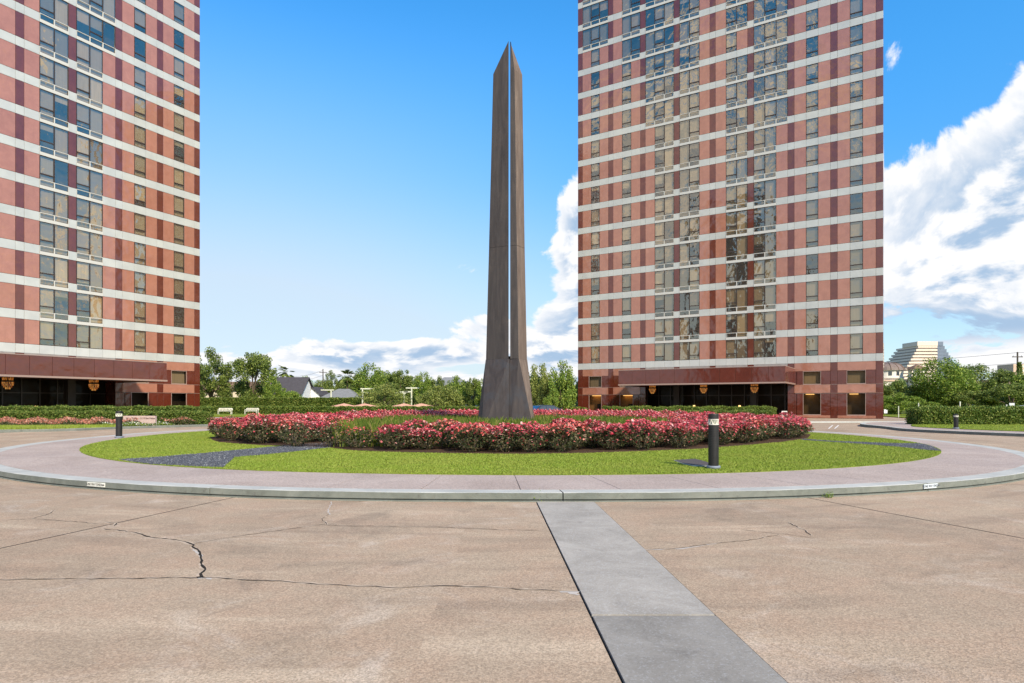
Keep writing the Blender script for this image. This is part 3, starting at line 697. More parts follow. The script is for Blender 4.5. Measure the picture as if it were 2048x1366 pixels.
loft('base_half', [bl(zb, mx(951), mx(963.5), -0.62, 1.35), bl(zj - 0.004, mx(971.2), mx(971.6), -0.06, 1.05)], [2, 2, 1, 1, 2])
def br(z, xm, ym, xr, dep): return [(seam + 0.004, 0.6 * dep, z), (seam + 0.004, -0.45 * dep, z), (xm, ym, z), (xr, 0.08 * dep, z), (xr * 0.75, 0.70 * dep, z)]
loft('base_half', [br(zb, mx(1069), -0.66, mx(1073), 1.35), br(zj - 0.004, mx(1037.5), -0.61, mx(1054.6), 1.05)], [2, 2, 1, 1, 2])
MB().box(seam - 0.08, seam + 0.08, -0.2, 0.4, 0.02, zj - 0.03).build('seam_plate', 'stained_iron', mon)
mb = MB().box(gl - 0.02, gr + 0.02, 0.1, 0.5, zj - 0.01, zj + 0.16); mb.build('slot_stop', 'weathered_iron', mon)

# ------------------------------------------------------------------ roses
def rose_mesh(seed, petal, nl=900, nf=120, r=0.56, h=0.84):
    g = np.random.default_rng(seed)
    u = g.normal(size=(nl, 3)); u /= np.linalg.norm(u, axis=1)[:, None]
    rad = g.uniform(0.55, 1.05, nl) ** 0.6; lump = 1 + 0.12 * np.sin(u[:, 0] * 7 + seed) * np.cos(u[:, 1] * 6 + u[:, 2] * 5)
    pts = u * (rad * lump)[:, None] * np.array([r, r, h * 0.5]); pts[:, 2] = np.clip(pts[:, 2] + h * 0.52, 0.03, None)
    pts[:, :2] *= (0.62 + 0.38 * np.clip(pts[:, 2:3] / (0.45 * h), 0, 1))
    V1, F1 = leaves(pts, 0.036, g, 0.1, 0.62)
    # blossoms: little five-petal cups, most of them on the crown
    nt_, nb_ = nf, nf // 9
    th = g.uniform(0, 2 * np.pi, nt_); rr = r * 1.02 * np.sqrt(g.uniform(0, 1, nt_))
    top = np.stack([rr * np.cos(th), rr * np.sin(th), h * (0.52 + 0.52 * np.sqrt(np.clip(1 - (rr / (r * 1.08)) ** 2, 0, 1))) + g.normal(size=nt_) * 0.03], 1)
    uu = g.normal(size=(nb_, 3)); uu /= np.linalg.norm(uu, axis=1)[:, None]; uu[:, 2] *= 0.5
    low = uu * np.array([r, r, h * 0.5]) * 1.02 + np.array([0, 0, h * 0.5])
    c = np.vstack([top, low]); n = len(c)
    k = np.arange(5) * 2 * np.pi / 5; s = g.uniform(0.026, 0.044, n); ph = g.uniform(0, 6.3, n)
    tilt = g.normal(size=(n, 2)) * 0.45
    V = np.zeros((n, 6, 3)); V[:, 0] = c - np.stack([0 * s, 0 * s, s * 0.25], 1)
    for j in range(5):
        dx, dy = np.cos(k[j] + ph) * s, np.sin(k[j] + ph) * s
        V[:, j + 1, 0] = c[:, 0] + dx; V[:, j + 1, 1] = c[:, 1] + dy; V[:, j + 1, 2] = c[:, 2] + s * 0.35 + dx * tilt[:, 0] + dy * tilt[:, 1]
    F = []
    for i in range(n): F += [[i * 6, i * 6 + 1 + j, i * 6 + 1 + (j + 1) % 5] for j in range(5)]
    stems = MB()
    for j in range(7):
        a = g.uniform(0, 6.3); rr2 = g.uniform(0.1, 0.3)
        stems.tube([(0.05 * math.cos(a), 0.05 * math.sin(a), -0.02), (rr2 * math.cos(a), rr2 * math.sin(a), 0.45)], [0.012, 0.006], 4)
    return npmesh('foliage', V1, F1, 'rose_leaf'), npmesh('blossoms', V.reshape(-1, 3), F, petal), stems.mesh('stems', 'bark')
ROSE = [rose_mesh(11 + i, 'rose_petal' if i else 'rose_petal_coral', nl=1100, nf=(170, 290, 210, 320)[i % 4]) for i in range(6)]
ROSE_SP = [rose_mesh(41 + i, 'rose_petal_coral', nl=800, nf=70) for i in range(2)]
OBX = np.array([OX, OY])
rr = random.Random(8)
bed = np.array(BED)
def inset_ok(p, m=0.42):
    for i in range(len(BED)):
        a, b = Vector(BED[i]), Vector(BED[(i + 1) % len(BED)]); q = Vector(p); t = max(0, min(1, (q - a).dot(b - a) / (b - a).length_squared))
        if (a + (b - a) * t - q).length < m: return False
    return True
spots = []
yy = 18.4; row = 0
while yy < 43:
    xx = -13.6 + (row % 2) * 0.46
    while xx < 13.8:
        p = (xx + rr.uniform(-0.16, 0.16), yy + rr.uniform(-0.14, 0.14)); q = np.array([p])
        e = math.hypot((p[0] - OX) / 7.0, (p[1] - 29.0) / 8.1)
        e2 = (abs(p[0] + 3.9) < 2.6 and 21.3 < p[1] < 36.5)
        if inpoly(q, bed)[0] and inset_ok(p) and e > 1 and not e2 and not inpoly(q, np.array(PATH_L))[0] and min((Vector(p) - Vector(c)).length for c in PATH_L) > 0.45:
            spots.append(p)
        xx += 0.92
    yy += 0.80; row += 1
spots += [(-7.2 + 0.02, 21.6), (-5.9, 21.5), (12.0, 27.7), (12.7, 28.6)]
spots.sort(key=lambda p: p[1])
front = spots[:292]; back = spots[292:]
for i, p in enumerate(front):
    x, y = p; side = x < -6.1 and y < 34
    src = ROSE_SP[i % 2] if (-7.4 < x < -4.2 and y < 21.9) else ROSE[rr.randrange(6)]
    if side: lab, gr_ = 'pink-red rose bush in the bed on the monument\'s left, beyond the gravel path', 'rose bushes beyond the gravel path'
    elif y < 24: lab, gr_ = 'pink-red rose bush in the bed in front of the monument, facing the kerb', 'rose bushes in front of the monument'
    elif x > 5.5: lab, gr_ = 'pink-red rose bush in the bed on the monument\'s right, towards the canopy with three lanterns', 'rose bushes on the right of the monument'
    else: lab, gr_ = 'pink-red rose bush behind the lily leaves, at the back of the monument bed', 'rose bushes behind the monument'
    t = thing('rose_bush', lab, 'rose bush', (x, y, LZ), rr.uniform(0, 6.28), gr_)
    sc = rr.uniform(0.86, 1.02) * (1.03 if y > 34 else 1.0); t.scale = (sc * 1.08, sc * rr.uniform(1.0, 1.16), sc * rr.uniform(0.82, 1.08))
    link('foliage', src[0], t); link('blossoms', src[1], t); link('stems', src[2], t)
if back:
    Vs, Fs, ms, n = [], [], [], 0
    def arr(me): 
        v = np.zeros(len(me.vertices) * 3); me.vertices.foreach_get('co', v); return v.reshape(-1, 3), [list(p.vertices) for p in me.polygons]
    low = rose_mesh(77, 'rose_petal', nl=320, nf=180); A0, A1 = arr(low[0]), arr(low[1])
    parts = []
    for p in back:
        for kk, (v, f) in enumerate((A0, A1)): parts.append((v * 1.12 + np.array([p[0], p[1], LZ]), f, kk))
    V, F, ms = cat_mesh(parts)
    stuff(link('rose_mass', npmesh('rose_mass', V, F, ['rose_leaf', 'rose_petal'], ms)), 'mass of pink-red roses along the far edge of the monument bed', 'roses')
# lily leaves round the monument
n = 17000; q = rng.uniform([-7.6, 20.6], [7.0, 37.5], (n * 3, 2))
e = np.hypot((q[:, 0] - OX) / 7.0, (q[:, 1] - 29.0) / 8.1)
kq = ((e < 1) | ((np.abs(q[:, 0] + 3.9) < 2.7) & (q[:, 1] > 21.3) & (q[:, 1] < 36.5))) & inpoly(q, bed) & ~inpoly(q, np.array(PATH_L)) & (np.hypot((q[:, 0] - OX) / 1.4, (q[:, 1] - OY) / 1.0) > 1)
q = q[kq][:n]; n = len(q)
a = rng.uniform(0, 6.283, n); h = rng.uniform(0.45, 0.90, n); ln = rng.uniform(0.05, 0.38, n); w = 0.017
V = np.zeros((n, 5, 3)); dx, dy = np.cos(a), np.sin(a)
for j, (sgn, lf, hf) in enumerate(((-1, 0, 0), (1, 0, 0), (1, 0.4, 0.7), (0, 1.0, 1.0), (-1, 0.4, 0.7))):
    V[:, j, 0] = q[:, 0] - dy * w * sgn + dx * ln * lf; V[:, j, 1] = q[:, 1] + dx * w * sgn + dy * ln * lf; V[:, j, 2] = LZ + h * hf
stuff(link('lily_leaves', npmesh('lily_leaves', V.reshape(-1, 3), np.arange(5 * n).reshape(n, 5), 'lily_blade')), 'long green lily leaves around the foot of the monument', 'lilies')

# ------------------------------------------------------------------ towers
WP, NP_ = 1.22, 0.691
PIT, ZB0, BH = 3.014, 6.10, 0.82
COLS = []
_u = 0.0
for bidx in range(8):
    COLS.append(('n', _u, NP_, -1, 0)); _u += NP_
    for j in range(3): COLS.append(('w', _u, WP, bidx, j)); _u += WP
COLS.append(('n', _u, NP_, -1, 0)); _u += NP_
FL = _u
BASEPAT = ['sWs', 'sWs', 'sWW', 'WWs', 'sWW', 'WWs', 'sWs', 'sWs']
NF = 18
G = 0.009
def unit_panel(w, h, mats, name): return MB().bbox(G, w - G, -0.0, 0.10, G, h - G, 0.012).mesh(name, mats)
PH = PIT - BH
UM = dict(pw=unit_panel(WP, PH, 'pink_granite', 'pink_panel'), dn=unit_panel(NP_, PH, 'red_granite', 'dark_panel'),
          sw=unit_panel(WP, BH, 'white_spandrel', 'white_panel'), sn=unit_panel(NP_, BH, 'white_spandrel', 'white_panel'))
def frame_mesh(w, z0, z1, transom):
    mb = MB(); t = 0.045; y0, y1 = -0.004, 0.09
    mb.box(G, t, y0, y1, z0, z1); mb.box(w - t, w - G, y0, y1, z0, z1)
    mb.box(t, w - t, y0, y1, z1 - t, z1); mb.box(t, w - t, y0, y1, z0, z0 + t)
    if transom: mb.box(t, w - t, y0 - 0.015, y1, z0 + transom - 0.05, z0 + transom + 0.05)
    return mb.mesh('window', 'bronze_frame')
def pane_mesh(w, z0, z1, tilt):
    return MB().add([(0.02, 0.035, z0), (w - 0.02, 0.035 + tilt, z0), (w - 0.02, 0.035 + tilt, z1), (0.02, 0.035, z1)], [(0, 1, 2, 3)]).mesh('pane', 'bronze_glass')
ZLOW = -BH + 0.30      # glass of the paired windows drops behind the white rail
FR = {(0, 0): frame_mesh(WP, 0, PH, 0), (0, 1): frame_mesh(WP, 0, PH, 0.55), (1, 0): frame_mesh(WP, ZLOW, PH, 0), (1, 1): frame_mesh(WP, ZLOW, PH, 0.52 - ZLOW)}
PN = {(k, i): pane_mesh(WP, (ZLOW if k else 0) + 0.01, PH - 0.01, (-0.022, -0.006, 0.008, 0.024)[i]) for k in (0, 1) for i in range(4)}
BLD = {(k, i): MB().box(0.03, WP - 0.03, 0.16, 0.175, (PH - (PH - (ZLOW if k else 0)) * f), PH - 0.01).mesh('blind', 'blind_cloth') for k in (0, 1) for i, f in enumerate((0.985, 0.72, 0.42, 0.22))}
rm = MB(); rm.box(0.0, WP, -0.03, 0.06, -0.06, -0.005); rm.box(0.0, 0.045, -0.03, 0.06, -0.52, -0.06); rm.box(WP - 0.045, WP, -0.03, 0.06, -0.52, -0.06); rm.box(0, WP, -0.03, 0.09, -BH + 0.005, -0.52)
RAIL = rm.mesh('sill_rail', 'white_metal')
def build_tower(name, label, loc, rz, seed, top_extra, depth_l, depth_r):
    T = thing(name, label, 'apartment tower', loc, rz, None)
    rg = random.Random(seed)
    H = ZB0 + PIT * NF
    # dark rooms behind the glass and the structure behind them
    MB().box(0.15, FL - 0.15, 1.0, 1.04, 6.0, H).build('room_backs', 'dark_room', T)
    fl = MB()
    for k in range(NF + 1): fl.box(0.15, FL - 0.15, 0.12, 1.0, ZB0 + PIT * k + 0.05, ZB0 + PIT * k + 0.25)
    fl.build('floor_slabs', 'dark_room', T)
    core = MB(); Dp = 30.0
    pl = [(0.10, 3.4), (FL - 0.10, 3.4), (FL - 0.10 + depth_r, Dp), (0.10 + depth_l, Dp)]
    core.prism(pl, -0.09, H + 0.9); 
    core.build('core', 'red_granite', T)
    core2 = MB(); core2.box(0.10, FL - 0.10, 1.04, 3.4, 6.0, H + 0.9); core2.box(0.02, 0.12, 0.1, 3.4, -0.08, H + 0.9); core2.box(FL - 0.12, FL - 0.02, 0.1, 3.4, -0.08, H + 0.9)
    core2.box(0.0, FL, 0.0, 3.4, H + 0.003, H + 0.9)
    core2.build('end_walls', 'red_granite', T)
    white = []
    for k in range(NF):
        z = ZB0 + PIT * k
        for typ, u, w, bi, j in COLS:
            pat = top_extra(k, bi) if bi >= 0 else ''
            pat = pat or (BASEPAT[bi] if bi >= 0 else '')
            iswin = typ == 'w' and pat[j] == 'W'
            pair = iswin and pat.count('W') >= 2
            # white band below this storey
            if pair and k > 0: link('sill_rail', RAIL, T, (u, 0, z + BH))
            else: white.append((u, z, typ))
            if typ == 'n': link('dark_panel', UM['dn'], T, (u, 0, z + BH))
            elif not iswin: link('pink_panel', UM['pw'], T, (u, 0, z + BH))
            else:
                kk = 1 if (pair and k > 0) else 0
                tr = 1 if (not pair or (j == 1 and pat.count('W') == 3) or (pat.count('W') == 2 and ((pat[0] == 'W' and j == (1 if bi in (3,) else 0)) or (pat[2] == 'W' and j == (1 if bi in (2, 4) else 2))))) else 0
                wd = link('window', FR[(kk, tr)], T, (u, 0, z + BH))
                link('pane', PN[(kk, rg.randrange(4))], wd)
                q = rg.random()
                if q < 0.90: link('blind', BLD[(kk, 0 if q < 0.62 else (1 if q < 0.76 else (2 if q < 0.84 else 3)))], wd)
    inv = T.matrix_basis.copy()
    ct, st_ = math.cos(rz), math.sin(rz)
    def seen(it):
        X = loc[0] + it[0] * ct; Y = loc[1] + it[0] * st_; x = 1024 + FPX * X / Y; y = YH - FPX * (it[1] - CAMH) / Y
        return (not (-30 < x < 2080 and y > -30), math.hypot(X, Y) + 0.3 * it[1])
    white.sort(key=seen)
    for u, z, typ in white[:298]: link('white_panel', UM['s' + typ], T, (u, 0, z))
    rest = MB()
    for u, z, typ in white[298:]:
        w = WP if typ == 'w' else NP_; rest.bbox(u + G, u + w - G, 0, 0.1, z + G, z + BH - G, 0.012)
    if rest.f:
        o = rest.build('white_panels', 'white_spandrel', T); o['kind'] = 'stuff'
    # --- two base storeys
    E0, E1 = 8.6, 26.9
    c2 = MB(); c2.box(0.10, E0 - 0.2, 0.9, 3.4, -0.08, 6.0); c2.box(E1 + 0.2, FL - 0.10, 0.9, 3.4, -0.08, 6.0)
    c2.build('base_rooms', 'lobby_wall', T)
    bays = [b for b in range(8)]
    for b in bays:
        u0 = COLS[b * 4 + 1][1]; u1 = u0 + 3 * WP
        if u0 > E0 - 0.5 and u1 < E1 + 0.5:
            MB().bbox(u0 + G, u1 - G, 0.0, 0.12, 5.2, 6.095, 0.012).build('louvre_band', 'louvre_grey', T); continue
        MB().bbox(u0 + G, u1 - G, 0.0, 0.12, 5.2, 6.095, 0.012).build('pink_band', 'pink_granite', T)
        MB().bbox(u0 + G, u1 - G, -0.02, 0.12, 2.77, 3.67, 0.012).build('pink_band', 'pink_granite', T)
        MB().bbox(u0 + G, u1 - G, -0.03, 0.12, 0.02, 0.30, 0.012).build('pink_plinth', 'pink_granite', T)
        uw0, uw1 = u0 + 0.95, u1 - 0.98
        for z0, z1, lo in ((0.30, 2.76, 1), (3.68, 5.19, 0)):
            MB().bbox(u0 + G, uw0 - 0.05, 0.0, 0.12, z0 + 0.006, z1 - 0.006, 0.012).build('red_panel', 'base_granite', T)
            MB().bbox(uw1 + 0.05, u1 - G, 0.0, 0.12, z0 + 0.006, z1 - 0.006, 0.012).build('red_panel', 'base_granite', T)
            wz0 = z0 + (0.10 if lo else 0.10); f = MB(); y0, y1 = -0.012, 0.12
            f.box(uw0 - 0.05, uw0, y0, y1, z0, z1); f.box(uw1, uw1 + 0.05, y0, y1, z0, z1)
            f.box(uw0, uw1, y0, y1, z1 - 0.05, z1); f.box(uw0, uw1, y0, y1, z0, wz0)
            wd = f.build('window', 'trim_metal', T)
            MB().add([(uw0, 0.06, wz0), (uw1, 0.06, wz0), (uw1, 0.06, z1 - 0.05), (uw0, 0.06, z1 - 0.05)], [(0, 1, 2, 3)]).build('pane', 'lobby_glass', wd)
            if not lo: MB().box(uw0 + 0.03, uw1 - 0.03, 0.3, 0.32, wz0, z1 - 0.06).build('blind', 'blind_cloth', wd)
            elif b in (0, 1) and seed == 3:
                MB().box(uw0 - 0.4, uw1 + 0.4, 0.84, 0.88, 0.1, z1).build('office_wall', 'office_wall', wd)
                MB().box(uw0 + 0.3, uw1 - 0.3, 0.3, 0.8, z1 - 0.16, z1 - 0.10).build('ceiling_lamp', 'warm_lamp', wd)
                MB().box(uw1 - 0.75, uw1 - 0.2, 0.4, 0.7, 0.1, 1.55).build('cabinet', 'lobby_wall', wd)
            elif b >= 6 and seed == 3:
                MB().box(uw0 - 0.4, uw1 + 0.4, 0.84, 0.88, 0.1, z1).build('office_wall', 'office_dim', wd)
                MB().box(uw0 + 0.2, uw1 - 0.7, 0.3, 0.8, z1 - 0.16, z1 - 0.10).build('ceiling_lamp', 'warm_lamp', wd)
    for typ, u, w, bi, j in COLS:
        if typ != 'n' or (E0 + 0.4 < u < E1 - 1.0): 
            if typ == 'n': MB().bbox(u + G, u + w - G, 0.004, 0.12, 5.2, 6.095, 0.012).build('red_panel', 'base_granite', T)
            continue
        for z0, z1 in ((0.02, 2.72), (2.74, 3.68), (3.70, 6.09)):
            MB().bbox(u + G, u + w - G, -0.01, 0.12, z0, z1, 0.012).build('red_pier', 'base_granite', T)
    for z0, z1 in ((2.722, 2.748), (3.672, 3.70)):
        for ua, ub in ((0.0, E0 - 0.01), (E1 + 0.01, FL)): MB().box(ua, ub, -0.028, 0.02, z0, z1).build('trim_line', 'trim_metal', T)
    MB().box(-0.04, FL + 0.04, -0.06, 0.12, -0.08, 0.018).build('footing', 'base_granite', T)
    # --- entrance recess with dark glazing
    ent = MB(); ent.box(E0 - 0.05, E1 + 0.05, 3.25, 3.35, 0.0, 5.2).build('lobby_front', 'lobby_wall', T)
    lob = [o for o in T.children if o.name.startswith('lobby_front')][0]
    lobm = MB(); lobm.box(E0 - 0.2, E0 - 0.08, 0.0, 3.4, 0, 5.2); lobm.box(E1 + 0.08, E1 + 0.2, 0.0, 3.4, 0, 5.2); lobm.box(E0, E1, 0.1, 3.3, 5.02, 5.19)
    lobm.build('recess_sides', 'base_granite', T)
    n = 12; wu = (E1 - E0) / n
    for i in range(n):
        a = E0 + i * wu + 0.05; b = a + wu - 0.10
        MB().add([(a, 3.1, 0.08), (b, 3.1, 0.08), (b, 3.1, 2.55), (a, 3.1, 2.55)], [(0, 1, 2, 3)]).build('glass_pane', 'lobby_glass', lob)
        MB().add([(a, 3.1, 2.66), (b, 3.1, 2.66), (b, 3.1, 4.9), (a, 3.1, 4.9)], [(0, 1, 2, 3)]).build('glass_pane', 'lobby_glass', lob)
        MB().box(a - 0.10, a, 3.04, 3.14, 0.0, 5.0).build('mullion', 'bronze_frame', lob)
    MB().box(E0, E1, 3.03, 3.14, 2.55, 2.66).build('transom_bar', 'bronze_frame', lob)
    for uu in (E0 + 4.6, E1 - 4.6): MB().box(uu - 0.35, uu + 0.35, 0.5, 1.2, 0.0, 5.1).build('column', 'lobby_wall', T)
    for uu in (E0 + 6.2, E1 - 6.6):
        MB().lathe([(0.10, 0), (0.12, 0.05), (0.13, 0.35), (0.07, 0.38)], 10, (uu, 2.7, 1.0)).build('table_lamp', 'warm_lamp', T)
        MB().lathe([(0.2, 0), (0.06, 0.05), (0.05, 0.98)], 10, (uu, 2.7, 0.0)).build('lamp_stand', 'bronze_frame', T)
    # --- porte-cochere canopy
    can = MB().box(E0 + 0.06, E1 - 0.06, -6.9, 0.9, 3.85, 5.19).build('canopy', 'soffit', T)
    npn = 11; wf = (E1 - E0) / npn
    for i in range(npn): MB().bbox(E0 + i * wf + 0.01, E0 + (i + 1) * wf - 0.01, -7.0, -6.9, 3.86, 5.46, 0.012).build('fascia_panel', 'base_granite', can)
    for sgn, uu in ((-1, E0), (1, E1)):
        for i in range(4):
            y0 = -6.98 + i * 1.74; x0, x1 = (uu - 0.0, uu + 0.06) if sgn < 0 else (uu - 0.06, uu)
            MB().box(x0, x1, y0, y0 + 1.72, 3.862, 5.458).build('fascia_panel', 'base_granite', can)
    ed = MB(); ed.box(E0 - 0.03, E1 + 0.03, -7.05, -6.88, 3.70, 3.858); ed.box(E0 - 0.03, E0 + 0.1, -6.88, 0.0, 3.70, 3.858); ed.box(E1 - 0.1, E1 + 0.03, -6.88, 0.0, 3.70, 3.858); ed.build('edge_trim', 'trim_metal', can)
    tp = MB(); tp.box(E0 - 0.02, E1 + 0.02, -7.02, -0.04, 5.46, 5.52); tp.build('coping', 'trim_metal', can)
    return T
def extra_right(k, b):
    if b == 0 and k >= 14: return 'WWW'
    if b == 1 and k >= 13: return 'sWW'
    if b == 2 and k >= 10: return 'WWW'
    if b == 3 and k >= 15: return 'sWs'
    if b == 5 and k >= 9: return 'WWW'
    if b == 4 and k >= 12: return 'sWs' if k % 3 == 0 else 'sWW'
    return None
def extra_left(k, b):
    if b == 5 and k >= 10: return 'WWW'
    if b == 4 and k >= 11: return 'sWW'
    return None
build_tower('apartment_tower', 'tall pink granite tower with three amber lanterns under its canopy, behind the rose bed', (8.82, 86.87, 0.0), -0.545, 3, extra_right, 2.0, -14.0)
build_tower('apartment_tower', 'pink granite tower with white bands behind the low stone name sign and double hedge', (-52.04, 41.88, 0.0), 1.0748, 9, extra_left, 4.0, -4.0)
TR = Matrix.Translation((8.82, 86.87, 0)) @ Matrix.Rotation(-0.545, 4, 'Z')
TL = Matrix.Translation((-52.04, 41.88, 0)) @ Matrix.Rotation(1.0748, 4, 'Z')
# paved apron between drive and towers
struct(MB().add([(-75, 40, -0.024), (-20, 40, -0.024), (-20, 78, -0.024), (-75, 78, -0.024)], [(0, 1, 2, 3)]).build('forecourt', 'drive_concrete'))
struct(MB().add([(3, 62.02, -0.028), (75, 62.02, -0.028), (75, 92, -0.028), (3, 92, -0.028)], [(0, 1, 2, 3)]).build('forecourt', 'drive_concrete'))

# lanterns
def lantern(Tm, u, v, label, grp):
    p = Tm @ Vector((u, v, 0)); t = thing('lantern', label, 'lantern', (p.x, p.y, 2.80), 0, grp); t.scale = (0.78, 0.78, 0.78)
    g = np.random.default_rng(int(u * 10)); tiers = [(0.20, 0.05), (0.36, 0.22), (0.46, 0.42), (0.50, 0.62), (0.44, 0.98), (0.46, 1.10)]
    mb = MB()
    for r, z in tiers:
        n = max(6, int(r * 40))
        for k in range(n):
            a = 2 * math.pi * k / n; c, s = math.cos(a), math.sin(a); w = 0.030
            mb.tube([(r * c, r * s, z - 0.10), (r * 0.97 * c, r * 0.97 * s, z + 0.09)], [w * 0.6, w], 5)
    stuff(mb.build('crystals', 'amber_glass', t))
    fr = MB()
    for r, z in tiers: fr.lathe([(r * 0.9, z + 0.09), (r * 0.9, z + 0.115)], 20)
    fr.lathe([(0.03, 0.1), (0.03, 1.25)], 8); fr.build('frame', 'bronze_frame', t)
    MB().lathe([(0.05, 1.22), (0.09, 1.26), (0.09, 1.30)], 10).build('ceiling_rose', 'bronze_frame', t)
    return t
for u, nm in ((11.9, 'amber crystal lantern under the canopy, nearest the lit office windows'), (17.9, 'amber crystal lantern in the middle of three under the canopy behind the rose bed'), (23.4, 'amber crystal lantern under the canopy behind the small white notice stand')):
    lantern(TR, u, -4.6, nm, 'lanterns under the canopies')
for u, nm in ((21.5, 'amber crystal lantern under the canopy behind the stone name sign'), (14.8, 'amber crystal lantern deep under the canopy behind the orange flower strip')):
    lantern(TL, u, -4.6, nm, 'lanterns under the canopies')

# ------------------------------------------------------------------ bollards, dark patch, plates, signs
def bollard(x, y, z, h, r, label):
    t = thing('bollard_light', label, 'bollard', (x, y, z), 0, 'bollard lights')
    MB().lathe([(r * 1.32, 0), (r * 1.32, 0.05), (r * 1.25, 0.065)], 28).build('foot', 'bollard_base', t, True)
    prof = [(r * 0.97, 0.06)]
    nrib = 22
    for i in range(nrib):
        zz = 0.10 + (h * 0.80 - 0.14) * i / nrib; st = (h * 0.80 - 0.14) / nrib
        prof += [(r, zz), (r, zz + st * 0.72), (r * 0.97, zz + st * 0.76), (r * 0.97, zz + st * 0.96)]
    prof += [(r, h * 0.79), (r, h * 0.80)]
    MB().lathe(prof, 28).build('post', 'bollard_black', t)
    MB().lathe([(r * 0.90, h * 0.80), (r * 0.90, h * 0.905)], 28).build('lens', 'lens_glass', t)
    rg_ = MB()
    for k in range(8):
        a = 2 * math.pi * k / 8 - math.pi / 2 - math.pi / 8; b = a + 2 * math.pi / 16
        for q in (a + 2 * math.pi / 8,):
            rg_.tube([(r * 0.93 * math.cos(a), r * 0.93 * math.sin(a), h * 0.802), (r * 0.93 * math.cos(b), r * 0.93 * math.sin(b), h * 0.903), (r * 0.93 * math.cos(q), r * 0.93 * math.sin(q), h * 0.802)], r * 0.09, 5)
    rg_.lathe([(r * 0.99, h * 0.797), (r * 1.0, h * 0.815)], 28); rg_.lathe([(r * 1.0, h * 0.897), (r * 0.99, h * 0.908)], 28)
    rg_.build('louvre', 'bollard_band', t)
    MB().lathe([(r, h * 0.907), (r, h * 0.99), (r * 0.96, h), (r * 0.2, h * 1.003)], 28).build('cap', 'bollard_black', t)
    return t
bx_, by_ = P(1427, 936, LZ)
bollard(bx_, by_, LZ - 0.01, 1.21, 0.113, 'black bollard light on the lawn beside the flat dark patch')
x, y = P(238, 875, 0.16); bollard(x, y, 0.15, 1.13, 0.125, 'black bollard light at the lawn edge in front of the stone name sign')
x, y = P(1912, 857, 0.17); bollard(x, y, 0.16, 0.84, 0.12, 'black bollard light on the grass strip before the tall hedge on the right')
cv = [P(*q, LZ) for q in [(1350, 921.5), (1390, 919), (1402, 922), (1428, 930), (1416, 932.5), (1385, 931.5), (1365, 927)]]
t = thing('dark_patch', 'flat dark grey patch lying in the lawn beside the bollard', 'cover', (*cv[0], LZ))
MB().prism([(a - cv[0][0], b - cv[0][1]) for a, b in cv], -0.02, 0.022).build('patch_body', 'dark_patch', t)  # low flat dark grey prism on the lawn, edged by the paler rim
cvo = [(a - cv[0][0], b - cv[0][1]) for a, b in cv]; cxm = sum(a for a, b in cvo) / 7; cym = sum(b for a, b in cvo) / 7
MB().prism([(cxm + (a - cxm) * 1.06, cym + (b - cym) * 1.06) for a, b in cvo], -0.02, 0.014).build('rim', 'curb_pale', t)

def kerb_plate(px, label, bodytxt, plate, ink, arrow):
    # angle on the kerb ring from the measured column
    best = min(np.arange(-60, 60, 0.02), key=lambda d: abs((1024 + FPX * pol(d, polar(CURB, d))[0] / pol(d, polar(CURB, d))[1]) - px))
    r = polar(CURB, best) + 0.006; x, y = pol(best, r); t = thing('kerb_plate', label, 'plate', (x, y, 0.095), R(best))
    w, h = 0.50, 0.078
    MB().bbox(-w / 2, w / 2, -0.006, 0.004, -h / 2, h / 2, 0.002).build('plate', plate, t)
    me = text_mesh('lettering', bodytxt, 0.066, ink, 0.001); o = link('lettering', me, t, (-0.045, -0.0085, 0.0)); o.rotation_euler = (R(90), 0, 0); o.scale = (0.82, 1, 1)
    MB().prism([(-0.045, -0.006), (0.0, -0.006), (0.0, -0.017), (0.045, 0.0), (0.0, 0.017), (0.0, 0.006), (-0.045, 0.006)], 0, 0.002).build('arrow', ink, t, loc=(0.195, -0.0075, 0)).rotation_euler = (R(90), 0, 0)
kerb_plate(193, 'worn white kerb plate reading ONE WAY ONLY, near the bollard by the gravel path', 'ONE WAY ONLY', 'plate_white', 'ink', True)
kerb_plate(1864, 'clean pale blue kerb plate reading ONE WAY ONLY with an arrow', 'ONE WAY ONLY', 'plate_blue', 'navy_ink', True)

# stone name sign
sxp = (278 - 1024) / FPX * 43.0
t = thing('name_sign', 'low pinkish stone sign reading West Tower 5110 San Felipe, among the flowers', 'sign', (sxp, 43.0, 0.1), 0)
MB().bbox(-1.06, 1.06, 0.0, 0.22, 0.0, 0.68, 0.02).build('slab', 'sign_stone', t)
o = link('lettering', text_mesh('lettering', 'West Tower - 5110 San Felipe', 0.155, 'sign_letter', 0.008), t, (0.10, -0.010, 0.52)); o.rotation_euler = (R(90), 0, 0)
# small notice stand by the entrance
x = (1569 - 1024) / FPX * 52
t = thing('notice_stand', 'small white framed notice stand beside the end of the double hedge', 'notice', (x, 52, 0))
nb = MB(); nb.box(-0.22, -0.17, 0, 0.04, 0, 1.0); nb.box(0.17, 0.22, 0, 0.04, 0, 1.0); nb.box(-0.17, 0.17, 0, 0.04, 0.94, 1.0); nb.box(-0.17, 0.17, 0, 0.04, 0.5, 0.55); nb.build('frame', 'bench_white', t)
MB().box(-0.17, 0.17, 0.012, 0.03, 0.55, 0.94).build('board', 'notice_board', t)
MB().add([(-0.12, 0.008, 0.58), (0.12, 0.008, 0.58), (0.05, 0.008, 0.78), (0.0, 0.008, 0.66), (-0.06, 0.008, 0.76)], [(0, 1, 2, 3, 4)]).build('print', 'bench_white', t)
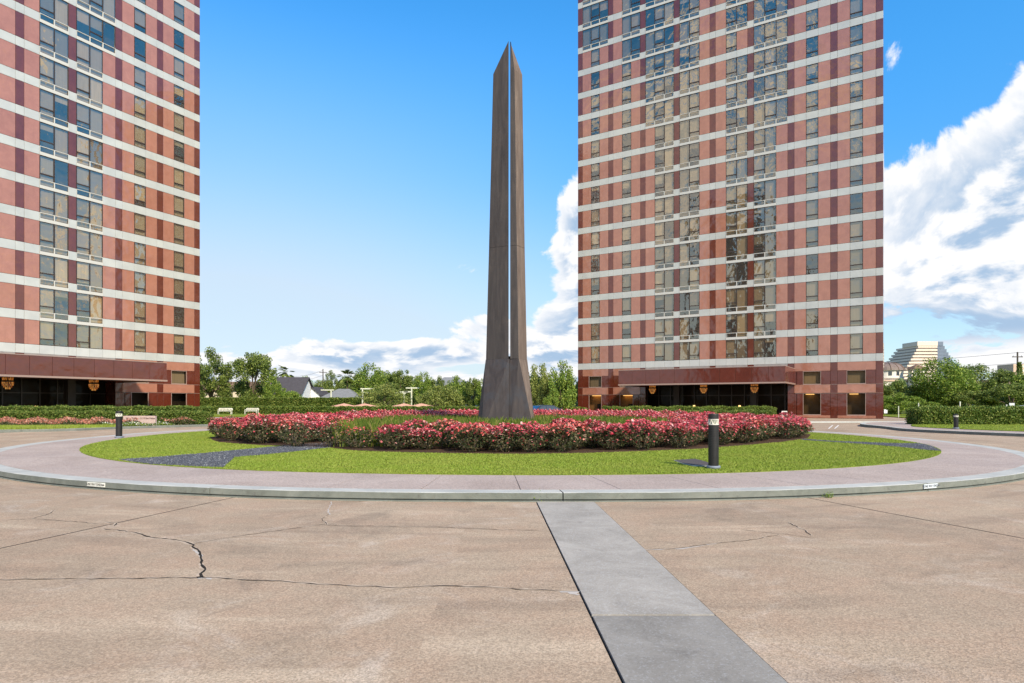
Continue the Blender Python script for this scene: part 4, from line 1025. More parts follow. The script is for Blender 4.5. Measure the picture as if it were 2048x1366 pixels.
# painted bars on the far drive
for px in (1660, 1672):
    q = [P(px - 4, 857.5), P(px - 1.5, 857.5), P(px + 6.5, 850.5), P(px + 4, 850.5)]
    struct(MB().add([(a, b, 0.004) for a, b in q], [(0, 1, 2, 3)]).build('painted_bar', 'road_paint'))

# weeds on the kerb foot
def weed(px, py, r, label):
    x, y = P(px, py); t = thing('weed', label, 'weed', (x, y, 0.0)); g = np.random.default_rng(int(px))
    pts = g.normal(size=(90, 3)) * np.array([r * 0.5, r * 0.25, r * 0.45]); pts[:, 2] = np.abs(pts[:, 2]) + 0.01
    V, F = leaves(pts, 0.016, g, 0.3, 0.4); link('leaves', npmesh('leaves', V, F, 'bright_leaf'), t)
    st_ = MB(); [st_.tube([(0, 0, -0.01), (g.normal() * r * 0.4, g.normal() * 0.02, r * 0.7)], 0.003, 4) for _ in range(4)]; st_.build('stem', 'bright_leaf', t)
weed(1077, 1003, 0.13, 'green weed growing at the kerb foot beside the grey strip')
weed(1658, 996, 0.09, 'small flat weed at the kerb foot right of the bollard')

# ------------------------------------------------------------------ hedges
def hedge(name, label, x0, x1, y0, y1, z0, z1, leaf, lm, seed, dens=900, grp=None, rz=0.0, rough=0.05, cat='hedge'):
    g = np.random.default_rng(seed); L, Wd, H = x1 - x0, y1 - y0, z1 - z0
    t = thing(name, label, cat, ((x0 + x1) / 2, (y0 + y1) / 2, z0), rz, grp)
    faces = [('top', L * Wd * 1.2), ('f', L * H), ('b', L * H * 0.25), ('l', Wd * H), ('r', Wd * H)]; P_ = []
    for f, ar in faces:
        n = int(ar * dens); a = g.uniform(-0.5, 0.5, n); b = g.uniform(0, 1, n); nz = np.abs(g.normal(size=n)) * rough - rough * 0.4
        wob = 0.04 * np.sin(a * L * 2.1 + seed) + 0.03 * np.sin(a * L * 5.3)
        if f == 'top': q = np.stack([a * L, (b - 0.5) * Wd, H + nz + wob], 1)
        elif f == 'f': q = np.stack([a * L, -Wd / 2 - nz + wob * 0.6, b * H], 1)
        elif f == 'b': q = np.stack([a * L, Wd / 2 + nz, b * H], 1)
        elif f == 'l': q = np.stack([-L / 2 - nz, a * Wd, b * H], 1)
        else: q = np.stack([L / 2 + nz, a * Wd, b * H], 1)
        P_.append(q)
    V, F = leaves(np.vstack(P_), leaf, g, 0.25, 0.6)
    link('foliage', npmesh('foliage', V, F, lm), t)
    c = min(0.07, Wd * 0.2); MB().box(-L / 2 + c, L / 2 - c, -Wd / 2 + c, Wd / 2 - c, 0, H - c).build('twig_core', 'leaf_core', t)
    return t
# before the left tower
hedge('hedge', 'taller clipped hedge behind the stone name sign', -46, -22.9, 48.6, 49.8, 0, 1.30, 0.05, 'hedge_leaf', 1, 700)
hedge('hedge', 'lower clipped hedge directly behind the stone name sign', -43, -21.6, 45.4, 46.4, 0, 0.98, 0.05, 'hedge_leaf', 2, 700)
hedge('hedge', 'upper step of the clipped hedge in front of the lantern canopy', 7.25, 20.6, 50.6, 52.0, 0, 1.27, 0.045, 'hedge_light', 3, 900)
hedge('hedge', 'lower step of the clipped hedge in front of the lantern canopy', 6.7, 19.9, 49.3, 50.4, 0, 1.0, 0.045, 'hedge_leaf', 4, 900)
x0 = (1842 - 1024) / FPX * 45; hedge('hedge', 'tall leafy hedge on the grass behind the short bollard', x0, 46, 45.0, 46.6, 0.15, 1.20, 0.06, 'hedge_leaf', 5, 800, None, 0, 0.09)
hedge('hedge', 'clipped hedge behind the two white benches', -46, -4.4, 94, 95.5, 0, 1.08, 0.10, 'hedge_leaf', 6, 260)
hedge('hedge', 'high clipped hedge screening the garden, in front of the dark roofed house', -56, -14.0, 115, 117, 0, 2.52, 0.13, 'hedge_leaf', 7, 170)
hedge('hedge', 'short block of low hedge beside the parked dark car', 6.5, 9.0, 78, 79.5, 0, 1.05, 0.09, 'hedge_light', 8, 250)
for i, px in enumerate((417, 453, 498, 541, 582, 623)):
    d = 98.5; x = (px - 1024) / FPX * d; g = np.random.default_rng(60 + i); n = 900
    u = g.normal(size=(n, 3)); u /= np.linalg.norm(u, axis=1)[:, None]; u[:, 2] = np.abs(u[:, 2])
    t = thing('clipped_shrub', 'dome-clipped shrub behind the hedge with the white benches', 'shrub', (x, d, 0), 0, 'dome-clipped shrubs behind the benches')
    V, F = leaves(u * np.array([0.95, 0.95, 1.38 + 0.1 * (i == 5)]), 0.09, g, 0.3, 0.6); link('foliage', npmesh('foliage', V, F, 'hedge_light'), t)
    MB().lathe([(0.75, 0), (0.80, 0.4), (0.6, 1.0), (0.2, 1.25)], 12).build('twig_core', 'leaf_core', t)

# ------------------------------------------------------------------ outer kerbs, verges and flower strips
def ribbon(name, pts, w, z0, z1, mats, kind=True, parent=None):
    L_, R_ = [], []
    for i, p in enumerate(pts):
        a = Vector(pts[max(i - 1, 0)]); b = Vector(pts[min(i + 1, len(pts) - 1)]); d = (b - a).normalized(); nrm = Vector((-d.y, d.x)); p = Vector(p)
        L_.append(p + nrm * w); R_.append(p)
    mb = MB(); n = len(pts); vs = []
    for l, r in zip(L_, R_): vs += [(r.x, r.y, z0), (r.x, r.y, z1), (l.x, l.y, z1), (l.x, l.y, z0)]
    for i in range(n - 1):
        a, b = 4 * i, 4 * i + 4
        mb.add(vs, [(a, b, b + 1, a + 1)], 1); mb.add(vs, [(a + 1, b + 1, b + 2, a + 2), (a + 2, b + 2, b + 3, a + 3)], 0)
    mb.add(vs, [(0, 1, 2, 3), (4 * n - 4, 4 * n - 1, 4 * n - 2, 4 * n - 3)], 0)
    o = mb.build(name, mats if isinstance(mats, list) else [mats, mats]); return struct(o)
def smooth(pts, k=6):
    out = []
    for i in range(len(pts) - 1):
        p0, p1, p2, p3 = pts[max(i - 1, 0)], pts[i], pts[i + 1], pts[min(i + 2, len(pts) - 1)]
        for j in range(k):
            t = j / k
            out.append(tuple(0.5 * (2 * p1[c] + (p2[c] - p0[c]) * t + (2 * p0[c] - 5 * p1[c] + 4 * p2[c] - p3[c]) * t * t + (3 * p1[c] - p0[c] - 3 * p2[c] + p3[c]) * t**3) for c in (0, 1)))
    return out + [pts[-1]]
kl = smooth([(-44, 33.5), (-36, 34.8), (-28.5, 36.0), (-25.8, 37.4), (-24.3, 41.0), (-21.3, 45.0), (-16, 49.5), (-9, 53.0), (-2, 54.5)])
ribbon('kerb', kl, 0.30, -0.02, 0.14, ['curb_pale', 'curb_face'])
verge = [(-2, 54.8), (-2.2, 92), (-60, 92), (-60, 62), (-34, 62), (-26, 50.4), (-50, 50.4), (-50, 33.8), (-44, 33.8)]
vl = [(x, y + 0.3) for x, y in kl]
struct(MB().prism(vl + [(-2.2, 93.5), (-62, 93.5), (-62, 80), (-30, 80), (-21.5, 52), (-46, 50.0), (-48, 34)], -0.02, 0.11).build('verge', 'lawn'))
vpoly = [(x, y + 0.3) for x, y in smooth([(-34, 35.6), (-28.5, 36.3), (-25.9, 37.7), (-24.6, 40.2)])] + [(-25.5, 40.6), (-29, 39.6), (-34, 39.4)]
stuff(link('verge_grass', grass('verge_grass', vpoly, 26000, [], 0.20, 0.10, wid=0.02)), 'longer grass tuft strip along the kerb before the orange flowers', 'grass')
def flower_strip(label, poly, n, pet, h, seed, leafm='rose_leaf', fl=0.35, s=0.05):
    g = np.random.default_rng(seed); poly = np.array(poly); lo, hi = poly.min(0), poly.max(0); q = g.uniform(lo, hi, (n * 4, 2)); q = q[inpoly(q, poly)][:n]; m = len(q)
    hh = h * (0.7 + 0.3 * np.sin(q[:, 0] * 3.1) * np.cos(q[:, 1] * 2.3)); z = 0.1 + hh * np.sqrt(g.uniform(0, 1, m)); pts = np.stack([q[:, 0], q[:, 1], z], 1)
    isf = (g.uniform(size=m) < fl) & (z > 0.1 + hh * 0.72)
    V1, F1 = leaves(pts[~isf], s, g, 0.2, 0.6); V2, F2 = leaves(pts[isf], s * 0.9, g, 0.4, 0.9)
    V, F, ms = cat_mesh([(V1, F1, 0), (V2, F2, 1)])
    return stuff(link('flower_strip', npmesh('flower_strip', V, F, [leafm, pet], ms)), label, 'flowers')
flower_strip('orange-pink flowering strip before the double hedge and name sign', [(-38, 40.2), (-29, 40.4), (-25.6, 41.6), (-24.6, 42.6), (-24.6, 45.0), (-38, 45.0)], 15000, 'orange_petal', 0.62, 3, fl=0.85)
flower_strip('orange-brown flowering strip beyond the name sign', [(-23.6, 43.4), (-20.5, 47.0), (-18.8, 48.6), (-20, 50.5), (-23.4, 46.4)], 5500, 'orange_petal', 0.62, 4, fl=0.5)
flower_strip('white flowers at the foot of the name sign', [(-26.0, 41.0), (-24.4, 41.4), (-22.6, 43.6), (-23.6, 44.0), (-25.9, 42.5)], 2600, 'white_petal', 0.32, 5, 'hedge_leaf', 0.25, 0.045)
# right verge
kr = smooth([(37.5, 53.2), (30.0, 52.8), (25.2, 47.0), (23.6, 41.0), (22.7, 37.6), (23.1, 35.0), (24.6, 31.2), (28.5, 26.0), (34, 22.5)])
ribbon('kerb', kr, 0.32, -0.02, 0.15, ['curb_pale', 'curb_face'])
rp = [(x + 0.3, y + 0.1) for x, y in kr]
struct(MB().prism([(60, 22.5), (60, 53.5)] + rp, -0.02, 0.125).build('side_walk', 'walk_aggregate'))
lawnr = smooth([(27.6, 44.8), (25.6, 41.4), (25.4, 38.5), (26.4, 34.8), (29.5, 30.5), (36, 26.0)])
lr_poly = [(60, 26.0), (60, 44.9)] + lawnr
struct(MB().prism(lr_poly, 0.0, 0.155).build('lawn', 'lawn'))
stuff(link('lawn_grass', grass('lawn_grass', lr_poly, 30000, [], 0.05, 0.15, wid=0.016)), 'mown grass strip in front of the tall hedge on the right', 'grass')
ribbon('kerb', [(60, 56.8), (40, 56.4), (24, 54.4), (16, 53.4)], 0.3, -0.02, 0.10, ['curb_pale', 'curb_face'])
far_lawn = [(41.5, 66), (70, 62), (90, 80), (60, 110), (50, 92)]
struct(MB().prism(far_lawn, -0.02, 0.06).build('lawn', 'lawn'))

# ------------------------------------------------------------------ trees
def crown(seed, rx, rz, n, leafsz, lm, gaps=0.5, nclump=26, droop=0.0):
    g = np.random.default_rng(seed); c = g.normal(size=(nclump, 3)); c /= np.linalg.norm(c, axis=1)[:, None]; c *= (g.uniform(0.35, 1.0, nclump) ** 0.5)[:, None]
    c[:, 2] = np.where(c[:, 2] < -0.75, -0.75, c[:, 2])
    sz = g.uniform(0.16, 0.34, nclump) * (1.35 - gaps * 0.7); w = sz ** 2; k = g.choice(nclump, n, p=w / w.sum())
    d = g.normal(size=(n, 3)); d /= np.linalg.norm(d, axis=1)[:, None]
    p = c[k] + d * (sz[k] * g.uniform(0.1, 1.1, n) ** 0.6)[:, None]
    if droop: p[:, 2] -= droop * (np.hypot(p[:, 0], p[:, 1]) ** 2) * g.uniform(0.4, 1, n)
    V, F = leaves(p * np.array([rx, rx, rz]), leafsz, g, 0.3, 0.6)
    return npmesh('crown', V, F, lm), c * np.array([rx, rx, rz])
def trunk(base_h, cl, rad, seed):
    g = random.Random(seed); mb = MB(); mb.tube([(0, 0, -0.2), (g.uniform(-.05, .05), 0, base_h * 0.5), (0, 0, base_h)], [rad * 1.25, rad, rad * 0.85], 8)
    idx = sorted(range(len(cl)), key=lambda i: g.random())[:9]
    for i in idx:
        e = cl[i]; e = Vector((e[0] * 0.85, e[1] * 0.85, e[2])) + Vector((0, 0, 0)); mid = Vector((e.x * 0.4, e.y * 0.4, base_h * 0.5 + (e.z) * 0.5))
        mb.tube([(0, 0, base_h * 0.75), mid, e], [rad * 0.6, rad * 0.38, rad * 0.12], 6)
    return mb
VAR = {}
def tree_var(key, seed, rx, h, cb, n, leafsz, lm, gaps, ncl, droop=0.0):
    """unit tree: crown radius rx, total height h, crown bottom at cb"""
    rz = (h - cb) / 2; cm, cl = crown(seed, rx, rz, n, leafsz, lm, gaps, ncl, droop)
    for v in cm.vertices: v.co.z += cb + rz
    cl2 = cl + np.array([0, 0, cb + rz]); tm = trunk(cb + rz * 0.35, cl2, 0.035 * h * 0.8, seed).mesh('trunk', 'bark')
    VAR[key] = (tm, cm, rx, h)
tree_var('oakA', 21, 5.2, 11.5, 1.6, 13000, 0.20, 'oak_leaf', 0.75, 60)
tree_var('oakB', 22, 5.6, 12.0, 1.6, 14000, 0.20, 'oak_leaf', 0.8, 66)
tree_var('oakC', 23, 5.0, 10.0, 0.8, 10000, 0.24, 'bright_leaf', 0.45, 60)
tree_var('oakW', 31, 4.6, 9.5, 0.8, 11000, 0.22, 'willow_leaf', 0.5, 55)
tree_var('roundA', 24, 4.0, 9.0, 1.6, 6500, 0.19, 'bright_leaf', 0.35, 30)
tree_var('roundB', 25, 4.0, 8.0, 1.2, 6500, 0.19, 'oak_leaf', 0.3, 28)
tree_var('willow', 26, 4.2, 5.4, 0.4, 7000, 0.15, 'willow_leaf', 0.25, 30, 0.25)
tree_var('big', 27, 4.2, 9.0, 1.0, 12000, 0.16, 'bright_leaf', 0.35, 46)
tree_var('bigO', 28, 5.2, 9.0, 1.5, 12000, 0.16, 'oak_leaf', 0.6, 46)
tree_var('shrub', 29, 3.2, 4.4, 0.2, 8000, 0.13, 'bright_leaf', 0.1, 30)
def tree(px, ytop, wpx, d, key, label, grp=None, rz=None):
    tm, cm, rx, h = VAR[key]; x = (px - 1024) / FPX * d; H = CAMH + (YH - ytop) * d / FPX; Rr = wpx * d / FPX / 2
    t = thing('tree', label, 'tree', (x, d, 0), rz if rz is not None else (px * 0.37) % 6.28, grp); t.scale = (Rr / rx, Rr / rx, H / h)
    link('trunk', tm, t); link('crown', cm, t); return t
g1 = 'trees beyond the garden hedge'
tree(422, 704, 84, 126, 'oakA', 'broad live oak half hidden by the corner of the tower with the name sign', g1)
tree(505, 700, 92, 124, 'oakB', 'broad live oak with open crown between the other oak and the dark roofed house', g1)
tree(545, 758, 40, 119, 'oakC', 'small tree hanging over the end of the dark roofed house', g1)
tree(610, 757, 34, 165, 'oakC', 'slim tree rising behind the dark roofed house', g1)
tree(664, 746, 36, 158, 'oakA', 'tree between the utility pole and the second palm', g1)
tree(738, 733, 62, 150, 'oakC', 'tall leafy tree just beyond the second palm', g1)
tree(803, 737, 62, 158, 'oakB', 'tree with rounded crown beside the tall leafy tree beyond the umbrellas', g1)
for px, yt, w_, d_, k_ in ((770, 752, 60, 170, 'oakC'), (848, 750, 46, 113, 'oakC'), (880, 757, 40, 113, 'oakA'), (912, 757, 50, 112, 'oakC'), (946, 753, 40, 110, 'oakB'), (690, 762, 50, 170, 'oakA'), (968, 762, 34, 108, 'oakC')):
    tree(px, yt, w_, d_, k_, 'leafy tree in the row beyond the umbrellas and pale poles', g1)
for px, yt, w_, d_, k_ in ((640, 764, 60, 175, 'oakW'), (705, 756, 66, 178, 'oakW'), (762, 746, 60, 176, 'oakW'), (825, 756, 70, 178, 'oakW'), (865, 764, 60, 150, 'oakW'), (925, 766, 70, 148, 'oakW'), (590, 770, 44, 172, 'oakW')):
    tree(px, yt, w_, d_, k_, 'pale leafy tree in the back row behind the houses', 'pale trees of the back row')
tree(768, 771, 98, 107, 'willow', 'pale green willowy tree behind the first pair of umbrellas', 'willowy trees by the umbrellas')
tree(880, 774, 96, 107, 'willow', 'pale green willowy tree behind the second pair of umbrellas', 'willowy trees by the umbrellas')
g2 = 'trees beside the parked dark car'
tree(1078, 735, 50, 82, 'oakW', 'leafy tree close behind the monument, above the parked dark car', g2)
tree(1126, 730, 56, 78, 'oakC', 'leafy tree against the edge of the lantern canopy tower', g2)
tree(1104, 790, 30, 73, 'shrub', 'small bright shrub tree behind the parked dark car', g2)
tree(575, 778, 44, 119, 'shrub', 'bright low tree beside the white wall of the dark roofed house', g1)
g3 = 'trees along the street on the right'
tree(1782, 762, 74, 112, 'roundB', 'dark green tree below the domed villa', g3)
tree(1800, 787, 76, 92, 'shrub', 'low drooping tree on the far grass beside the tower corner', g3)
tree(1838, 772, 70, 98, 'roundB', 'round tree below the small villa turret', g3)
tree(1886, 720, 104, 96, 'big', 'tall dense green tree in front of the stepped office building', g3)
tree(1972, 728, 128, 104, 'bigO', 'wide spreading tree between the stepped office building and the utility pole', g3)
tree(1940, 782, 82, 92, 'roundB', 'low tree under the wide spreading tree', g3)
tree(2022, 768, 96, 88, 'roundB', 'round dark tree beneath the utility pole', g3)
tree(2068, 748, 90, 98, 'oakC', 'tree at the street end beyond the utility pole', g3)
tree(1850, 800, 54, 80, 'shrub', 'bushy shrub tree behind the left end of the tall hedge', g3)
def palm(px, ytop, d, label):
    x = (px - 1024) / FPX * d; H = CAMH + (YH - ytop) * d / FPX; t = thing('palm_tree', label, 'palm', (x, d, 0), 0, 'palms beyond the garden hedge')
    MB().tube([(0, 0, -0.2), (0.08, 0, H * 0.5), (0, 0, H - 1.5)], [0.26, 0.2, 0.18], 8).build('trunk', 'bark', t)
    g = random.Random(px); mb = MB()
    for i in range(34):
        a = g.uniform(0, 6.28); e = g.uniform(-0.7, 1.2); L = g.uniform(1.9, 2.6); c, s = math.cos(a), math.sin(a)
        p0 = Vector((0, 0, H - 1.5)); p1 = p0 + Vector((c * math.cos(e), s * math.cos(e), math.sin(e))) * L * 0.6; p2 = p1 + Vector((c * math.cos(e - .7), s * math.cos(e - .7), math.sin(e - .7))) * L * 0.55
        n_ = Vector((-s, c, 0))
        for j in range(-4, 5):
            tip = p1 + (p2 - p1) * (1 - abs(j) * 0.06) + n_ * j * 0.17; b = p0 + (p1 - p0) * 0.75
            mb.add([b - n_ * 0.02, b + n_ * 0.02, p1 + (tip - p1) * .3 + n_ * (j * .05 + .08), tip, p1 + (tip - p1) * .3 + n_ * (j * .05 - .08)], [(0, 1, 2, 3, 4)])
    mb.build('fronds', 'oak_leaf', t)
palm(573, 733, 150, 'fan palm rising behind the dark roofed house'); palm(694, 741, 150, 'fan palm beside the tall leafy tree, beyond the grey sloping roof')
# distant wood
g = np.random.default_rng(91); n = 16000
def wood(x0p, x1p, d, zlo, zhi, n, lm, label, sz=0.5):
    a = g.uniform(x0p, x1p, n); dd = d + g.uniform(-6, 6, n); x = (a - 1024) / FPX * dd
    top = zlo + (zhi - zlo) * (0.5 + 0.25 * np.sin(a * 0.13) + 0.25 * np.sin(a * 0.31 + 1)); z = top * np.sqrt(g.uniform(0, 1, n))
    V, F = leaves(np.stack([x, dd, z], 1), sz, g, 0.2, 0.65); stuff(link('distant_wood', npmesh('distant_wood', V, F, lm)), label, 'woodland')
wood(390, 1010, 190, 4.6, 7.4, 11000, 'bright_leaf', 'distant row of trees closing the view behind the houses')
wood(1030, 1175, 140, 4.5, 7.0, 4000, 'willow_leaf', 'distant trees closing the gap beside the monument')
wood(1765, 2120, 130, 3.5, 6.5, 7000, 'dark_wood_leaf', 'distant greenery closing the street on the right')

# ------------------------------------------------------------------ houses and far buildings
def gable_house(label, x0, x1, y0, y1, ze, zr, wallm, roofm, wins=(), ridge='x', cat='house'):
    cx, cy = (x0 + x1) / 2, (y0 + y1) / 2; t = thing('house', label, cat, (cx, cy, 0)); a, b = (x1 - x0) / 2, (y1 - y0) / 2
    w = MB(); w.box(-a, a, -b, b, -0.1, ze)
    if ridge == 'x': w.add([(-a, -b, ze), (-a, b, ze), (-a, 0, zr - 0.15)], [(0, 1, 2)]); w.add([(a, -b, ze), (a, b, ze), (a, 0, zr - 0.15)], [(0, 2, 1)])
    else: w.add([(-a, -b, ze), (a, -b, ze), (0, -b, zr - 0.15)], [(0, 1, 2)]); w.add([(-a, b, ze), (a, b, ze), (0, b, zr - 0.15)], [(0, 2, 1)])
    w.build('wall', wallm, t); r = MB(); e = 0.4
    if ridge == 'x':
        for s in (-1, 1): r.add([(-a - e, s * (b + e), ze - 0.2), (a + e, s * (b + e), ze - 0.2), (a + e, 0, zr), (-a - e, 0, zr), (-a - e, s * (b + e), ze), (a + e, s * (b + e), ze), (a + e, 0, zr + 0.2), (-a - e, 0, zr + 0.2)], [(0, 1, 2, 3), (4, 5, 6, 7), (0, 1, 5, 4), (0, 3, 7, 4), (1, 2, 6, 5)])
    else:
        for s in (-1, 1): r.add([(s * (a + e), -b - e, ze - 0.2), (s * (a + e), b + e, ze - 0.2), (0, b + e, zr), (0, -b - e, zr), (s * (a + e), -b - e, ze), (s * (a + e), b + e, ze), (0, b + e, zr + 0.2), (0, -b - e, zr + 0.2)], [(0, 1, 2, 3), (4, 5, 6, 7), (0, 1, 5, 4), (0, 3, 7, 4), (1, 2, 6, 5)])
    r.build('roof', roofm, t)
    for (u, z, ww, hh) in wins:
        f = MB().box(u - ww / 2, u + ww / 2, -b - 0.06, -b + 0.05, z, z + hh).build('window', 'white_metal', t)
        MB().box(u - ww / 2 + 0.1, u + ww / 2 - 0.1, -b - 0.08, -b - 0.055, z + 0.1, z + hh - 0.1).build('pane', 'window_dark', f)
    return t
def hip_house(label, x0, x1, y0, y1, ze, zr, wallm, roofm, k=0.5):
    cx, cy = (x0 + x1) / 2, (y0 + y1) / 2; t = thing('house', label, 'house', (cx, cy, 0)); a, b = (x1 - x0) / 2, (y1 - y0) / 2
    MB().box(-a, a, -b, b, -0.1, ze).build('wall', wallm, t); e = 0.5; r_ = a * k
    MB().add([(-a - e, -b - e, ze), (a + e, -b - e, ze), (a + e, b + e, ze), (-a - e, b + e, ze), (-r_, 0, zr), (r_, 0, zr)], [(0, 1, 5, 4), (1, 2, 5), (2, 3, 4, 5), (3, 0, 4), (0, 3, 2, 1)]).build('roof', roofm, t)
    for i in range(3):
        u = -a + (i + 0.5) * 2 * a / 3; f = MB().box(u - 0.6, u + 0.6, -b - 0.06, -b + 0.05, ze * 0.35, ze * 0.8).build('window', 'white_metal', t); MB().box(u - 0.5, u + 0.5, -b - 0.08, -b - 0.055, ze * 0.38, ze * 0.77).build('pane', 'window_dark', f)
    return t
d = 138
gable_house('house with dark steep roof and white wall behind the garden hedge', (536 - 1024) / FPX * d, (602 - 1024) / FPX * d, d, d + 9, 3.7, 7.2, 'wall_white', 'roof_dark', ((-1.0, 1.0, 1.2, 1.4), (1.6, 1.0, 1.2, 1.4)), 'x')
gable_house('small house with dark gable left of the utility pole', (606 - 1024) / FPX * 145, (640 - 1024) / FPX * 145, 145, 153, 3.4, 5.2, 'wall_white', 'roof_dark', ((0, 1.0, 1.0, 1.2),), 'y')
hip_house('low house with pale grey sloping roof below the second palm', (640 - 1024) / FPX * 142, (716 - 1024) / FPX * 142, 142, 150, 2.6, 4.9, 'wall_cream', 'roof_grey', 0.3)
hip_house('large house with grey hip roof beyond the second willowy tree', (850 - 1024) / FPX * 172, (948 - 1024) / FPX * 172, 172, 184, 5.2, 8.8, 'wall_white', 'roof_grey', 0.32)
gable_house('long cream house behind the two live oaks', (392 - 1024) / FPX * 138, (530 - 1024) / FPX * 138, 139, 147, 4.6, 6.2, 'wall_cream', 'roof_brown', ((-4, 1.2, 1.3, 1.5), (0, 1.2, 1.3, 1.5), (4, 1.2, 1.3, 1.5)), 'x')
hip_house('low white pavilion with brown roof beside the monument', (905 - 1024) / FPX * 122, (972 - 1024) / FPX * 122, 122, 127, 1.9, 3.1, 'wall_white', 'roof_brown', 0.5)
gable_house('white house between the trees behind the monument', (1060 - 1024) / FPX * 135, (1165 - 1024) / FPX * 135, 136, 144, 2.6, 4.0, 'wall_cream', 'roof_brown', ((-2, .9, 1.2, 1.2), (2, .9, 1.2, 1.2)), 'x')
# domed villa
d = 165; vx = (1798 - 1024) / FPX * d
t = thing('villa', 'cream villa with round brown-ribbed dome behind the trees', 'villa', (vx, d + 6, 0))
MB().lathe([(4.0, -0.1), (4.0, 8.0), (4.3, 8.1), (4.3, 8.5), (4.0, 8.5), (4.0, 10.1), (4.3, 10.2)], 28).build('drum', 'wall_ivory', t)
dm = MB(); dm.lathe([(4.45, 10.2), (4.2, 10.9), (3.4, 11.7), (2.0, 12.3), (0.3, 12.55)], 28)
o = dm.build('dome', 'copper_tile', t)
for k in range(14):
    a = 2 * math.pi * k / 14; rb = MB(); rb.tube([(math.cos(a) * r, math.sin(a) * r, z) for r, z in ((4.47, 10.25), (4.22, 10.95), (3.42, 11.75), (2.0, 12.35))], 0.08, 4); rb.build('rib', 'roof_brown', o)
for k in range(12):
    a = -math.pi / 2 + (k - 5.5) * 0.5; c, s = math.cos(a), math.sin(a); w_ = MB(); q = Vector((c * 4.02, s * 4.02, 0)); n_ = Vector((-s, c, 0)) * 0.42
    wdw = w_.add([(q.x - n_.x, q.y - n_.y, 8.8), (q.x + n_.x, q.y + n_.y, 8.8), (q.x + n_.x, q.y + n_.y, 9.85), (q.x - n_.x, q.y - n_.y, 9.85), (q.x * .96 - n_.x, q.y * .96 - n_.y, 8.8), (q.x * .96 + n_.x, q.y * .96 + n_.y, 8.8), (q.x * .96 + n_.x, q.y * .96 + n_.y, 9.85), (q.x * .96 - n_.x, q.y * .96 - n_.y, 9.85)], [(0, 1, 2, 3), (0, 1, 5, 4), (2, 3, 7, 6), (1, 2, 6, 5), (0, 3, 7, 4)]).build('window', 'window_dark', t)
MB().box(-7.5, 9.0, -4.2, 6, -0.1, 7.3).build('wing', 'wall_ivory', t)
MB().box(-7.8, 9.3, -4.5, 6.3, 7.3, 7.75).build('cornice', 'wall_tan', t)
tx = (1833 - 1024) / FPX * d
t = thing('turret', 'square cream turret with small brown hip roof and arched openings, beside the dome', 'turret', (tx, d, 0))
w_ = MB(); w_.box(-1.35, 1.35, -1.35, 1.35, -0.1, 8.3); w_.box(-1.5, 1.5, -1.5, 1.5, 8.3, 8.55)
for sx_, sy_ in ((-1, -1), (1, -1), (-1, 1), (1, 1)): w_.box(sx_ * 1.05 - .3, sx_ * 1.05 + .3, sy_ * 1.05 - .3, sy_ * 1.05 + .3, 8.55, 10.0)
w_.box(-1.45, 1.45, -1.45, 1.45, 10.0, 10.35); w_.build('wall', 'wall_ivory', t)
MB().add([(-2, -2, 10.35), (2, -2, 10.35), (2, 2, 10.35), (-2, 2, 10.35), (0, 0, 11.6)], [(0, 1, 4), (1, 2, 4), (2, 3, 4), (3, 0, 4), (3, 2, 1, 0)]).build('roof', 'roof_brown', t)
# red roof villa at the right end
gable_house('villa with red-brown roof and white bay between the street trees', (1990 - 1024) / FPX * 150, (2044 - 1024) / FPX * 150, 150, 158, 5.6, 7.0, 'wall_ivory', 'roof_brown', ((0, 3.4, 1.4, 1.4),), 'x', 'villa')
# stepped office building
d = 520; u_ = d / FPX
xa = (1800 - 1024) * u_; xb = (1875 - 1024) * u_; xc = (1920 - 1024) * u_
t = thing('office_building', 'distant stepped office building, tan tiers on one side and blue steps on the other', 'office building', (xb, d, 0))
ztop = CAMH + (YH - 683) * u_
nst = 17; fh = 2.75
for k in range(nst):
    z1 = ztop - k * fh * 0.92 - 3.5; z0 = z1 - fh * 0.92
    ext = min(k + 1, 9)
    wl = 15.5 + min(k, 12) * 1.45; wr = 6.0 + min(k, 9) * 1.50
    if z0 < -1: break
    MB().box(-wl, 0, -0.0, 30 + k, z0 + 1.0, z1).build('tier', 'far_stone', t)
    MB().box(-wl + 0.6, 0, 0.8, 29 + k, z0, z0 + 1.0).build('window_band', 'far_band', t)
    MB().box(0.004, wr, 0.3 + 0.0, 30 + k, z0 + 0.25, z1).build('blue_tier', 'far_blue', t)  # dark blue right-hand half of the tier, beside the tan half
    MB().box(0.004, wr - 0.15, 0.6, 29 + k, z0, z0 + 0.25).build('tier_joint', 'far_grey', t)
MB().box(-16.2, 0, -0.3, 20, ztop - 3.45, ztop).build('attic', 'far_stone', t)
MB().box(0.004, 4.6, 0.0, 20, ztop - 3.45, ztop - 0.1).build('attic_blue', 'far_blue', t)
xg = (1930 - 1024) / FPX * 640; t = thing('office_building', 'plain pale grey block right of the stepped office building', 'office building', (xg, 640, 0))
MB().box(-5.6, 5.6, 0, 12, -0.1, CAMH + (YH - 728) * 640 / FPX).build('wall', 'far_grey', t)
bands = MB()
for k in range(11): MB().box(-5.65, 5.65, -0.06, 0.1, 4 + k * 3.2, 5.2 + k * 3.2).build('window_band', 'far_blue', t)
xg = (2046 - 1024) / FPX * 420; t = thing('office_building', 'tan high-rise with banded windows behind the utility pole', 'office building', (xg, 420, 0)); hz = CAMH + (YH - 728) * 420 / FPX
MB().box(-6.2, 8, 0, 14, -0.1, hz).build('wall', 'wall_tan', t)
for k in range(9): MB().box(-3.8, 8.05, -0.06, 0.1, hz - 2.2 - k * 2.7, hz - 1.0 - k * 2.7).build('window_band', 'wall_ivory', t)

